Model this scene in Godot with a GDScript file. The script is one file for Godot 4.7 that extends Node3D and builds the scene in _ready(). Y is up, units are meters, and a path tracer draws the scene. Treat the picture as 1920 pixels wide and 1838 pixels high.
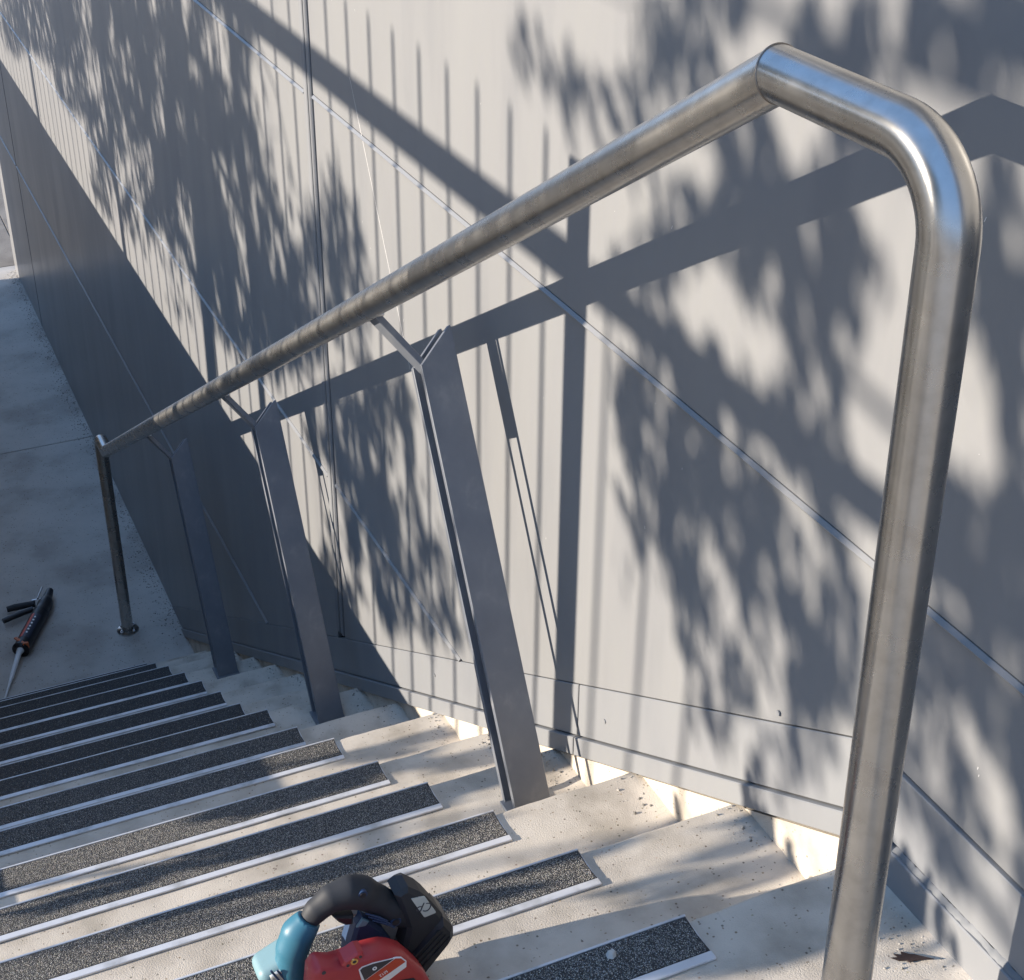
extends Node3D
# A concrete stair going down beside a clad wall, with a stainless steel handrail, in low sun through trees.
# Axes: the wall face is the plane x = 0, the stair runs down towards -z, y is up.

const GOING := 0.28
const SLOPE := 0.5912
const RAIL_SLOPE := 0.5934
const RAIL_X := -0.215
const RAIL_R := 0.0243
const SUN := Vector3(1.0, -0.28, 0.15)
const LANDING_Y := -2.543
const TV := Vector3(0, 0.5089, 0.8608)   # along the pitch of the stair, upwards
const NV := Vector3(0, 0.8608, -0.5089)  # square to the pitch
# measured height of each nosing and the right end of each strip
const NOSE := [-0.0176, -0.1624, -0.3263, -0.4937, -0.6662, -0.8207, -0.997, -1.1497, -1.3306, -1.4919, -1.6501, -1.8117, -1.9761, -2.1559, -2.3527]
const STRIP_END := [-0.254, -0.246, -0.245, -0.245, -0.240, -0.242, -0.246, -0.245, -0.251, -0.243, -0.241, -0.241, -0.244, -0.244, -0.233]

var M := {}
var used := {}
var rng := RandomNumberGenerator.new()


func _ready() -> void:
	rng.seed = 7
	# camera, sky, sun, exposure
	var cam := Camera3D.new()
	cam.name = "camera"
	add_child(cam)
	var yaw := 0.4339
	var pitch := 0.5319
	var fwd := Vector3(sin(yaw) * cos(pitch), -sin(pitch), -cos(yaw) * cos(pitch))
	var right := Vector3(cos(yaw), 0, sin(yaw))
	var up := right.cross(fwd)
	var roll := 0.0083
	var r2 := right * cos(roll) + up * sin(roll)
	var u2 := up * cos(roll) - right * sin(roll)
	cam.transform = Transform3D(Basis(r2, u2, -fwd), Vector3(-0.9736, 1.2963, 1.0683))
	cam.fov = rad_to_deg(2.0 * atan(919.0 / 2878.6))
	cam.near = 0.05
	cam.far = 400.0
	cam.current = true
	var we := WorldEnvironment.new()
	we.name = "world_environment"
	var env := Environment.new()
	var skymat := ProceduralSkyMaterial.new()
	skymat.sky_top_color = Color(0.43, 0.57, 0.76)
	skymat.sky_horizon_color = Color(0.70, 0.78, 0.88)
	skymat.sky_curve = 0.12
	skymat.ground_bottom_color = Color(0.22, 0.2, 0.18)
	skymat.ground_horizon_color = Color(0.45, 0.43, 0.4)
	skymat.sky_energy_multiplier = 1.0
	skymat.sun_angle_max = 1.0
	var sky := Sky.new()
	sky.sky_material = skymat
	env.background_mode = Environment.BG_SKY
	env.sky = sky
	env.tonemap_mode = Environment.TONE_MAPPER_LINEAR
	env.tonemap_exposure = 2.25
	env.sdfgi_enabled = true
	env.ssao_enabled = true
	env.ssil_enabled = true
	we.environment = env
	add_child(we)
	var sun := DirectionalLight3D.new()
	sun.name = "sun"
	sun.light_color = Color(1.0, 0.955, 0.895)
	sun.light_energy = 1.6
	sun.light_angular_distance = 0.53
	sun.shadow_enabled = true
	add_child(sun)
	sun.look_at_from_position(Vector3(-8, 4, -1), Vector3(-8, 4, -1) + SUN, Vector3.UP)

	make_materials()
	make_ground()
	make_stairs()
	make_wall()
	make_handrail()
	for i in 3:
		make_support(-0.840 - 1.335 * i, i)
	make_left_side()
	make_trees()
	make_gun()
	make_saw()
	make_red_tool()
	make_litter()


# ---------------------------------------------------------------- naming

func numbered(called: String) -> String:
	if not used.has(called):
		used[called] = 0
		return called
	used[called] += 1
	return "%s_%03d" % [called, used[called]]


func thing(called: String, label: String, category: String, at := Vector3.ZERO, group := "") -> Node3D:
	var o := Node3D.new()
	o.name = numbered(called)
	add_child(o, true)
	o.position = at
	o.set_meta("label", label)
	o.set_meta("category", category)
	if group != "":
		o.set_meta("group", group)
	return o


func part(called: String, mesh: Mesh, mat: Material, parent: Node3D, at := Vector3.ZERO) -> MeshInstance3D:
	var o := MeshInstance3D.new()
	o.name = called
	o.mesh = mesh
	o.material_override = mat
	parent.add_child(o, true)
	o.position = at
	return o


func ground(called: String, label := "") -> Node3D:
	var o := Node3D.new()
	o.name = numbered(called)
	add_child(o, true)
	o.set_meta("kind", "structure")
	if label != "":
		o.set_meta("label", label)
	return o


# ---------------------------------------------------------------- textures and materials

func noise(seed_: int, freq: float, oct: int, cols: Array, offs: Array, size := 512, kind := FastNoiseLite.TYPE_SIMPLEX_SMOOTH) -> NoiseTexture2D:
	var n := FastNoiseLite.new()
	n.seed = seed_
	n.frequency = freq
	n.noise_type = kind
	n.fractal_octaves = oct
	n.fractal_gain = 0.55
	var t := NoiseTexture2D.new()
	t.width = size
	t.height = size
	t.seamless = true
	t.noise = n
	var g := Gradient.new()
	g.offsets = PackedFloat32Array(offs)
	var pc := PackedColorArray()
	for c in cols:
		pc.append(c)
	g.colors = pc
	t.color_ramp = g
	return t


func lin(r: float, g: float, b: float) -> Color:
	return Color(r, g, b).linear_to_srgb()


func mat(col: Color, rough := 0.8, metal := 0.0) -> StandardMaterial3D:
	var m := StandardMaterial3D.new()
	m.albedo_color = col
	m.roughness = rough
	m.metallic = metal
	return m


func world_map(m: StandardMaterial3D, scale_: float) -> void:
	m.uv1_triplanar = true
	m.uv1_world_triplanar = true
	m.uv1_scale = Vector3.ONE * scale_


func speckle(seed_: int, size: int, base: Color, n: int, lo: float, hi: float, warm: float, bump: bool) -> ImageTexture:
	var r := RandomNumberGenerator.new()
	r.seed = seed_
	var im := Image.create(size, size, false, Image.FORMAT_RGB8)
	im.fill(base)
	for i in n:
		var x := r.randi_range(0, size - 1)
		var y := r.randi_range(0, size - 1)
		var v := lerpf(lo, hi, pow(r.randf(), 2.5))
		var w := r.randi_range(1, 3)
		var h := r.randi_range(1, 3)
		var c := Color(v, v, v) if bump else Color(v * (1.0 + warm * r.randf_range(-0.3, 1.0)), v, v * (1.0 - warm * r.randf_range(0.0, 1.2)))
		for a in w:
			for b in h:
				im.set_pixel((x + a) % size, (y + b) % size, c)
	im.generate_mipmaps()
	return ImageTexture.create_from_image(im)


func make_materials() -> void:
	# concrete: uneven grey, pores and sand
	var c := mat(Color.WHITE, 0.93)
	c.albedo_texture = noise(3, 0.006, 7, [lin(0.30, 0.265, 0.215), lin(0.42, 0.37, 0.305), lin(0.51, 0.455, 0.38), lin(0.57, 0.51, 0.43)], [0.0, 0.35, 0.6, 1.0], 1024)
	world_map(c, 1.1)
	c.heightmap_enabled = true
	c.heightmap_texture = noise(9, 0.45, 2, [Color.BLACK, Color(0.7, 0.7, 0.7), Color.WHITE], [0.0, 0.45, 1.0], 1024)
	c.heightmap_scale = 0.07
	c.detail_enabled = true
	c.detail_blend_mode = BaseMaterial3D.BLEND_MODE_MUL
	c.detail_albedo = speckle(21, 1024, Color(1, 1, 1), 2600, 0.55, 0.95, 0.1, false)
	M.concrete = c
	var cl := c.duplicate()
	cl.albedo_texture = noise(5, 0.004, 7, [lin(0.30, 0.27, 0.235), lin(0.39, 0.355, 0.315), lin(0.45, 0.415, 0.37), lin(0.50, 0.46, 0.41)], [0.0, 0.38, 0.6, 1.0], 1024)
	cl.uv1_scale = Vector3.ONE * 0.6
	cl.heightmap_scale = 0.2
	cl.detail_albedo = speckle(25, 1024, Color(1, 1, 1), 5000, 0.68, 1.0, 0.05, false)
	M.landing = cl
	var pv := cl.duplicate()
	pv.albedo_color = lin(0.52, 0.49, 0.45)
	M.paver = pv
	# painted metal cladding, slightly uneven
	var w := mat(lin(0.205, 0.205, 0.205), 0.5)
	w.metallic_specular = 0.4
	w.albedo_texture = noise(11, 0.006, 6, [Color(0.945, 0.948, 0.955), Color(0.985, 0.985, 0.985), Color(1, 1, 0.995)], [0.1, 0.45, 0.9], 1024)
	world_map(w, 0.7)
	w.uv1_scale = Vector3(0.8, 0.16, 0.8)
	w.roughness_texture = noise(13, 0.01, 4, [Color(0.85, 0.85, 0.85), Color(1, 1, 1)], [0.2, 0.8], 512)
	w.roughness = 0.36
	w.heightmap_enabled = true
	w.heightmap_texture = noise(17, 0.006, 2, [Color.BLACK, Color.WHITE], [0.0, 1.0], 512)
	w.heightmap_scale = 0.12
	M.panel = w
	var fl := w.duplicate()
	fl.albedo_color = lin(0.20, 0.203, 0.208)
	fl.roughness = 0.45
	M.flashing = fl
	M.gap = mat(lin(0.02, 0.02, 0.022), 0.9)
	M.sealant = mat(lin(0.13, 0.135, 0.14), 0.6)
	# satin stainless steel: polished round the tube, so that highlights run along it
	var s := mat(lin(0.49, 0.475, 0.45), 0.30, 1.0)
	s.roughness_texture = noise(23, 0.01, 5, [Color(0.86, 0.86, 0.86), Color(0.94, 0.94, 0.94), Color(1, 1, 1)], [0.1, 0.5, 0.9], 512)
	s.albedo_texture = noise(29, 0.012, 5, [Color(0.93, 0.925, 0.92), Color(0.975, 0.974, 0.972), Color(1, 1, 1)], [0.15, 0.5, 0.85], 512)
	s.anisotropy_enabled = true
	s.anisotropy = -0.55
	M.steel = s
	M.weld = mat(lin(0.25, 0.22, 0.19), 0.45, 1.0)
	var s2 := mat(lin(0.62, 0.61, 0.6), 0.3, 1.0)
	M.bright_steel = s2
	# dark painted bracket plates, dusty
	var b := mat(Color.WHITE, 0.36)
	b.albedo_texture = noise(37, 0.012, 6, [lin(0.092, 0.101, 0.118), lin(0.115, 0.125, 0.142), lin(0.132, 0.14, 0.153), lin(0.21, 0.21, 0.21)], [0.0, 0.55, 0.75, 1.0], 512)
	world_map(b, 2.2)
	b.metallic_specular = 0.75
	M.bracket = b
	# anti-slip strips
	var al := mat(lin(0.60, 0.60, 0.61), 0.45, 0.15)
	al.roughness_texture = noise(41, 0.02, 4, [Color(0.7, 0.7, 0.7), Color(1, 1, 1)], [0.2, 0.8], 256)
	al.albedo_texture = noise(43, 0.015, 5, [Color(0.8, 0.8, 0.79), Color(0.97, 0.97, 0.97), Color(1, 1, 1)], [0.1, 0.45, 0.9], 256)
	world_map(al, 3.0)
	M.aluminium = al
	var gr := mat(Color.WHITE, 0.75)
	gr.albedo_texture = speckle(51, 1024, Color(0.22, 0.22, 0.225), 90000, 0.12, 0.72, 0.12, false)
	world_map(gr, 2.2)
	gr.heightmap_enabled = true
	gr.heightmap_texture = speckle(51, 1024, Color(0.1, 0.1, 0.1), 90000, 0.2, 1.0, 0.0, true)
	gr.heightmap_scale = 0.5
	M.grit = gr
	var gg := mat(Color.WHITE, 0.6)
	gg.vertex_color_use_as_albedo = true
	M.grain = gg
	# garden and foliage
	var so := mat(Color.WHITE, 0.95)
	so.albedo_texture = noise(61, 0.02, 6, [lin(0.22, 0.185, 0.14), lin(0.36, 0.31, 0.245), lin(0.48, 0.42, 0.34)], [0.1, 0.5, 0.9], 512)
	world_map(so, 0.8)
	M.soil = so
	var lf := mat(lin(0.07, 0.1, 0.045), 0.6)
	lf.vertex_color_use_as_albedo = true
	lf.albedo_color = Color.WHITE
	lf.cull_mode = BaseMaterial3D.CULL_DISABLED
	M.leaf = lf
	var bk := mat(Color.WHITE, 0.95)
	bk.albedo_texture = noise(67, 0.03, 5, [lin(0.1, 0.085, 0.07), lin(0.2, 0.17, 0.145), lin(0.33, 0.3, 0.26)], [0.1, 0.5, 0.9], 256)
	world_map(bk, 3.0)
	M.bark = bk
	M.fence = mat(lin(0.05, 0.052, 0.055), 0.5, 0.2)
	# tools
	M.black_rubber = mat(lin(0.020, 0.021, 0.024), 0.65)
	M.black_plastic = mat(lin(0.016, 0.017, 0.02), 0.42)
	M.teal = mat(lin(0.03, 0.125, 0.18), 0.45)
	M.teal_pale = mat(lin(0.15, 0.25, 0.275), 0.5)
	M.navy = mat(lin(0.02, 0.045, 0.1), 0.45)
	M.beige = mat(lin(0.36, 0.33, 0.27), 0.5)
	M.silver = mat(lin(0.55, 0.54, 0.5), 0.35, 0.6)
	M.red = mat(lin(0.42, 0.035, 0.035), 0.42)
	M.red_pale = mat(lin(0.6, 0.1, 0.1), 0.45)
	M.brass = mat(lin(0.75, 0.52, 0.2), 0.3, 1.0)
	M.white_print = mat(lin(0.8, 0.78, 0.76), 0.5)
	M.dark_print = mat(lin(0.03, 0.03, 0.04), 0.4)
	M.label = mat(lin(0.50, 0.49, 0.42), 0.45)
	M.orange = mat(lin(0.5, 0.12, 0.03), 0.5)
	M.white_plastic = mat(lin(0.7, 0.7, 0.68), 0.4)
	M.blue_print = mat(lin(0.035, 0.04, 0.06), 0.4)
	M.red_print = mat(lin(0.5, 0.05, 0.02), 0.4)
	M.dead = mat(lin(0.02, 0.01, 0.009), 0.85)
	M.stone = mat(lin(0.45, 0.43, 0.4), 0.9)
	M.dry = mat(lin(0.28, 0.22, 0.12), 0.9)


# ---------------------------------------------------------------- mesh helpers (faces are turned outwards, away from a centre)

func stool() -> SurfaceTool:
	var st := SurfaceTool.new()
	st.begin(Mesh.PRIMITIVE_TRIANGLES)
	return st


func tri(st: SurfaceTool, a: Vector3, b: Vector3, c: Vector3, out: Vector3) -> void:
	# front faces run clockwise seen from «out»
	if (b - a).cross(c - a).dot(out) > 0.0:
		var t := b
		b = c
		c = t
	st.add_vertex(a)
	st.add_vertex(b)
	st.add_vertex(c)


func quad(st: SurfaceTool, a: Vector3, b: Vector3, c: Vector3, d: Vector3, out: Vector3) -> void:
	tri(st, a, b, c, out)
	tri(st, a, c, d, out)


func done(st: SurfaceTool, smooth := false) -> ArrayMesh:
	if smooth:
		st.index()
	st.generate_normals()
	return st.commit()


func flat() -> SurfaceTool:
	var st := stool()
	st.set_smooth_group(-1)
	return st


func box(st: SurfaceTool, lo: Vector3, hi: Vector3, bev := 0.0, xf := Transform3D()) -> void:
	var c := (lo + hi) * 0.5
	var h := (hi - lo) * 0.5
	var b := minf(bev, minf(h.x, minf(h.y, h.z)) * 0.95)
	var cc := xf * c
	for ax in 3:
		var u := (ax + 1) % 3
		var v := (ax + 2) % 3
		for s in [-1.0, 1.0]:
			var ps := []
			for q in [[-1, -1], [1, -1], [1, 1], [-1, 1]]:
				var p := Vector3.ZERO
				p[ax] = s * h[ax]
				p[u] = q[0] * (h[u] - b)
				p[v] = q[1] * (h[v] - b)
				ps.append(xf * (c + p))
			quad(st, ps[0], ps[1], ps[2], ps[3], (ps[0] + ps[2]) * 0.5 - cc)
	if b <= 0.0:
		return
	for ax in 3:
		var u := (ax + 1) % 3
		var v := (ax + 2) % 3
		for su in [-1.0, 1.0]:
			for sv in [-1.0, 1.0]:
				var ps := []
				for e in [[-1, 0], [1, 0], [1, 1], [-1, 1]]:
					var p := Vector3.ZERO
					p[ax] = e[0] * (h[ax] - b)
					p[u] = su * (h[u] - (b if e[1] == 1 else 0.0))
					p[v] = sv * (h[v] - (b if e[1] == 0 else 0.0))
					ps.append(xf * (c + p))
				quad(st, ps[0], ps[1], ps[2], ps[3], (ps[0] + ps[2]) * 0.5 - cc)
	for sx in [-1.0, 1.0]:
		for sy in [-1.0, 1.0]:
			for sz in [-1.0, 1.0]:
				var a := xf * (c + Vector3(sx * h.x, sy * (h.y - b), sz * (h.z - b)))
				var d := xf * (c + Vector3(sx * (h.x - b), sy * h.y, sz * (h.z - b)))
				var e := xf * (c + Vector3(sx * (h.x - b), sy * (h.y - b), sz * h.z))
				tri(st, a, d, e, (a + d + e) / 3.0 - cc)


func box_mesh(lo: Vector3, hi: Vector3, bev := 0.0) -> ArrayMesh:
	var st := flat()
	box(st, lo, hi, bev)
	return done(st)


# a polygon in the frame (o, u, v) pushed along w from d0 to d1, with an optional bevel at the d1 end
func prism(st: SurfaceTool, poly: PackedVector2Array, o: Vector3, u: Vector3, v: Vector3, w: Vector3, d0: float, d1: float, bev := 0.0, bev0 := 0.0) -> void:
	var pts := poly.duplicate()
	if Geometry2D.is_polygon_clockwise(pts):
		pts.reverse()
	var n := pts.size()
	var layers := [[d0, bev0]]
	var sgn := signf(d1 - d0)
	if bev0 > 0.0:
		layers.append([d0 + sgn * bev0, 0.0])
	if bev > 0.0:
		layers.append([d1 - sgn * bev, 0.0])
	layers.append([d1, bev])
	var rings := []
	for l in layers:
		var ring := []
		var q := inset(pts, l[1])
		for p in q:
			ring.append(o + u * p.x + v * p.y + w * l[0])
		rings.append(ring)
	for k in rings.size() - 1:
		for i in n:
			var j := (i + 1) % n
			var e := pts[j] - pts[i]
			var out: Vector3 = u * e.y - v * e.x
			quad(st, rings[k][i], rings[k][j], rings[k + 1][j], rings[k + 1][i], out)
	var idx := Geometry2D.triangulate_polygon(pts)
	for k in range(0, idx.size(), 3):
		tri(st, rings[0][idx[k]], rings[0][idx[k + 1]], rings[0][idx[k + 2]], -w * sgn)
		var t = rings[-1]
		tri(st, t[idx[k]], t[idx[k + 1]], t[idx[k + 2]], w * sgn)


func inset(pts: PackedVector2Array, d: float) -> PackedVector2Array:
	if d == 0.0:
		return pts
	var n := pts.size()
	var r := PackedVector2Array()
	for i in n:
		var e0 := (pts[i] - pts[(i + n - 1) % n]).normalized()
		var e1 := (pts[(i + 1) % n] - pts[i]).normalized()
		var n0 := Vector2(-e0.y, e0.x)
		var n1 := Vector2(-e1.y, e1.x)
		var b := (n0 + n1)
		var k := maxf(0.35, 1.0 + n0.dot(n1))
		r.append(pts[i] + b * d / k)
	return r


func prism_mesh(poly: Array, o: Vector3, u: Vector3, v: Vector3, w: Vector3, d0: float, d1: float, bev := 0.0, bev0 := 0.0) -> ArrayMesh:
	var st := flat()
	prism(st, PackedVector2Array(poly), o, u, v, w, d0, d1, bev, bev0)
	return done(st)


# a round tube along a path with a radius at each point, with normals and texture coordinates; mitred joints keep the section true
func tube(path: Array, radii: Array, sides := 24, caps := true, vscale := 1.0, flatten := Vector3.ZERO) -> ArrayMesh:
	var st := stool()
	var n := path.size()
	var rings := []
	var ref := Vector3(0, 0, 1)
	var d0: Vector3 = (path[1] - path[0]).normalized()
	if absf(d0.dot(ref)) > 0.9:
		ref = Vector3(1, 0, 0)
	var side := d0.cross(ref).normalized()
	var along := 0.0
	for i in n:
		var a: Vector3 = (path[i] - path[maxi(i - 1, 0)]).normalized() if i > 0 else d0
		var b: Vector3 = (path[mini(i + 1, n - 1)] - path[i]).normalized() if i < n - 1 else a
		var t := (a + b).normalized()
		side = (side - t * side.dot(t)).normalized()
		var bin := t.cross(side).normalized()
		if i > 0:
			along += (path[i] - path[i - 1]).length()
		var bend := a - b
		var ring := []
		for k in sides + 1:
			var ang := TAU * k / sides
			var nn := side * cos(ang) + bin * sin(ang)
			var off: Vector3 = nn * radii[i]
			if bend.length() > 1e-4:
				var bd := bend.normalized()
				off += bd * off.dot(bd) * (1.0 / maxf(a.dot(t), 0.5) - 1.0)
			if flatten != Vector3.ZERO:
				off = off * flatten
			ring.append([path[i] + off, nn, Vector2(float(k) / sides, along * vscale)])
		rings.append(ring)
	for i in n - 1:
		for k in sides:
			for q in [[i, k], [i + 1, k], [i + 1, k + 1], [i, k], [i + 1, k + 1], [i, k + 1]]:
				var e = rings[q[0]][q[1]]
				st.set_normal(e[1])
				st.set_uv(e[2])
				st.add_vertex(e[0])
	if caps:
		for end in [0, n - 1]:
			var dir: Vector3 = (path[0] - path[1]).normalized() if end == 0 else (path[n - 1] - path[n - 2]).normalized()
			for k in sides:
				var p: Vector3 = rings[end][k][0]
				var q: Vector3 = rings[end][k + 1][0]
				var c: Vector3 = path[end]
				if (p - c).cross(q - c).dot(dir) > 0.0:
					var sw := p
					p = q
					q = sw
				for vv in [c, p, q]:
					st.set_normal(dir)
					st.set_uv(Vector2(0.5, 0.5))
					st.add_vertex(vv)
	st.index()
	st.generate_tangents()
	return st.commit()


func disc(at: Vector3, axis: Vector3, r: float, h: float, sides := 20) -> ArrayMesh:
	return tube([at, at + axis * h], [r, r], sides)


# surface nets of a distance function
func nets(f: Callable, lo: Vector3, hi: Vector3, cell: float) -> ArrayMesh:
	var nx := int((hi.x - lo.x) / cell) + 2
	var ny := int((hi.y - lo.y) / cell) + 2
	var nz := int((hi.z - lo.z) / cell) + 2
	var val := PackedFloat32Array()
	val.resize(nx * ny * nz)
	for k in nz:
		for j in ny:
			for i in nx:
				val[(k * ny + j) * nx + i] = f.call(lo + Vector3(i, j, k) * cell)
	var vid := PackedInt32Array()
	vid.resize(nx * ny * nz)
	vid.fill(-1)
	var vs := PackedVector3Array()
	for k in nz - 1:
		for j in ny - 1:
			for i in nx - 1:
				var sum := Vector3.ZERO
				var cnt := 0
				for e in [[0, 1], [2, 3], [4, 5], [6, 7], [0, 2], [1, 3], [4, 6], [5, 7], [0, 4], [1, 5], [2, 6], [3, 7]]:
					var a: int = e[0]
					var b: int = e[1]
					var pa := Vector3(i + (a & 1), j + ((a >> 1) & 1), k + (a >> 2))
					var pb := Vector3(i + (b & 1), j + ((b >> 1) & 1), k + (b >> 2))
					var va := val[(int(pa.z) * ny + int(pa.y)) * nx + int(pa.x)]
					var vb := val[(int(pb.z) * ny + int(pb.y)) * nx + int(pb.x)]
					if (va < 0.0) != (vb < 0.0):
						sum += pa.lerp(pb, va / (va - vb))
						cnt += 1
				if cnt > 0:
					vid[(k * ny + j) * nx + i] = vs.size()
					vs.append(lo + sum / cnt * cell)
	var st := stool()
	for v in vs:
		var e := cell * 0.5
		var g := Vector3(f.call(v + Vector3(e, 0, 0)) - f.call(v - Vector3(e, 0, 0)), f.call(v + Vector3(0, e, 0)) - f.call(v - Vector3(0, e, 0)), f.call(v + Vector3(0, 0, e)) - f.call(v - Vector3(0, 0, e)))
		st.set_normal(g.normalized())
		st.add_vertex(v)
	var sx := 1
	var sy := nx
	var sz := nx * ny
	for k in range(1, nz - 1):
		for j in range(1, ny - 1):
			for i in range(1, nx - 1):
				var c := (k * ny + j) * nx + i
				var a := val[c]
				for ax in 3:
					var step: int = [sx, sy, sz][ax]
					if (a < 0.0) == (val[c + step] < 0.0):
						continue
					var u: int = [sy, sz, sx][ax]
					var w: int = [sz, sx, sy][ax]
					var q := [vid[c - u - w], vid[c - w], vid[c], vid[c - u]]
					if q.min() < 0:
						continue
					if a < 0.0:
						q.reverse()
					for t in [0, 1, 2, 0, 2, 3]:
						st.add_index(q[t])
	return st.commit()


func capsule(p: Vector3, a: Vector3, b: Vector3, ra: float, rb: float, squash := 1.0) -> float:
	p.z /= squash
	a.z /= squash
	b.z /= squash
	var d := b - a
	var h := clampf((p - a).dot(d) / d.length_squared(), 0.0, 1.0)
	return (p - a - d * h).length() - lerpf(ra, rb, h)


func rbox(p: Vector3, c: Vector3, half: Vector3, r: float, ang := 0.0) -> float:
	var q := p - c
	if ang != 0.0:
		q = Vector3(q.x * cos(ang) + q.y * sin(ang), q.y * cos(ang) - q.x * sin(ang), q.z)
	q = q.abs() - half + Vector3.ONE * r
	return q.max(Vector3.ZERO).length() + minf(maxf(q.x, maxf(q.y, q.z)), 0.0) - r


func smin(a: float, b: float, k: float) -> float:
	var h := maxf(k - absf(a - b), 0.0) / k
	return minf(a, b) - h * h * k * 0.25


# ---------------------------------------------------------------- the setting

func make_ground() -> void:
	var g := ground("ground", "grey concrete paving far beyond the lower landing")
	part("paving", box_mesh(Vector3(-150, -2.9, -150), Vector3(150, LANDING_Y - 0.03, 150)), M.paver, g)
	var l := ground("lower_landing", "shaded grey concrete landing at the foot of the stair")
	var cuts := [-3.93, -6.245, -8.80, -11.2, -16.0]
	for i in 4:
		var st := flat()
		var z1: float = cuts[i]
		var z0: float = cuts[i + 1]
		# the control joints run slightly askew
		var skew := 0.012
		var poly := PackedVector2Array([Vector2(-1.2, z0 + skew + 0.003), Vector2(-1.2, z1 + (skew if i > 0 else 0.0) - 0.003), Vector2(0.06, z1 - 0.003), Vector2(0.06, z0 + 0.003)])
		prism(st, poly, Vector3.ZERO, Vector3.RIGHT, Vector3.BACK, Vector3.UP, LANDING_Y - 0.08, LANDING_Y, 0.003)
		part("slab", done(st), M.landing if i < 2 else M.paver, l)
	part("joint_filler", box_mesh(Vector3(-1.19, LANDING_Y - 0.06, -15.9), Vector3(0.05, LANDING_Y - 0.012, -4.0)), M.gap, l)
	# the slab beyond the end of the wall reaches further to the right
	part("slab", box_mesh(Vector3(0.064, LANDING_Y - 0.08, -16.0), Vector3(6.0, LANDING_Y - 0.001, -8.80), 0.003), M.paver, l)


func wobble(n: FastNoiseLite, x: float, k: float) -> float:
	return n.get_noise_2d(x * 100.0, k * 37.0)


# one concrete step: tread, rounded nosing and riser, swept across the stair with slight unevenness
func step_mesh(y: float, z_front: float, z_back: float, y_low: float, n: FastNoiseLite, k: int) -> ArrayMesh:
	var prof := []
	var depth := z_back - z_front
	for f in [0.0, 0.02, 0.3, 0.6, 0.8]:
		prof.append(Vector2(z_back - f * depth, y))
	prof.append(Vector2(z_front + 0.03, y))
	var r := 0.008
	for a in 5:
		var t := PI * 0.5 * a / 4.0
		prof.append(Vector2(z_front + r - r * sin(t), y - r + r * cos(t)))
	prof.append(Vector2(z_front, y - 0.05))
	prof.append(Vector2(z_front + 0.004, y_low - 0.03))
	var xs := []
	for i in 121:
		xs.append(-1.2 + 1.2025 * i / 120.0)
	var st := stool()
	st.set_smooth_group(0)
	for i in 120:
		for j in prof.size() - 1:
			var ps := []
			for q in [[i, j], [i + 1, j], [i + 1, j + 1], [i, j + 1]]:
				var x: float = xs[q[0]]
				var p: Vector2 = prof[q[1]]
				var dy := 0.0016 * wobble(n, x, k + q[1] * 0.05)
				var dz := 0.0035 * wobble(n, x * 2.3, k + 50 + q[1] * 0.03) if q[1] >= 5 else 0.0
				# mortar fillet against the wall
				if x > -0.03 and q[1] < 6:
					dy += 0.004 * (x + 0.03) / 0.03
				ps.append(Vector3(x, p.y + dy, p.x + dz))
			quad(st, ps[0], ps[1], ps[2], ps[3], Vector3(0, 1, -0.6))
	return done(st, true)


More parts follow.
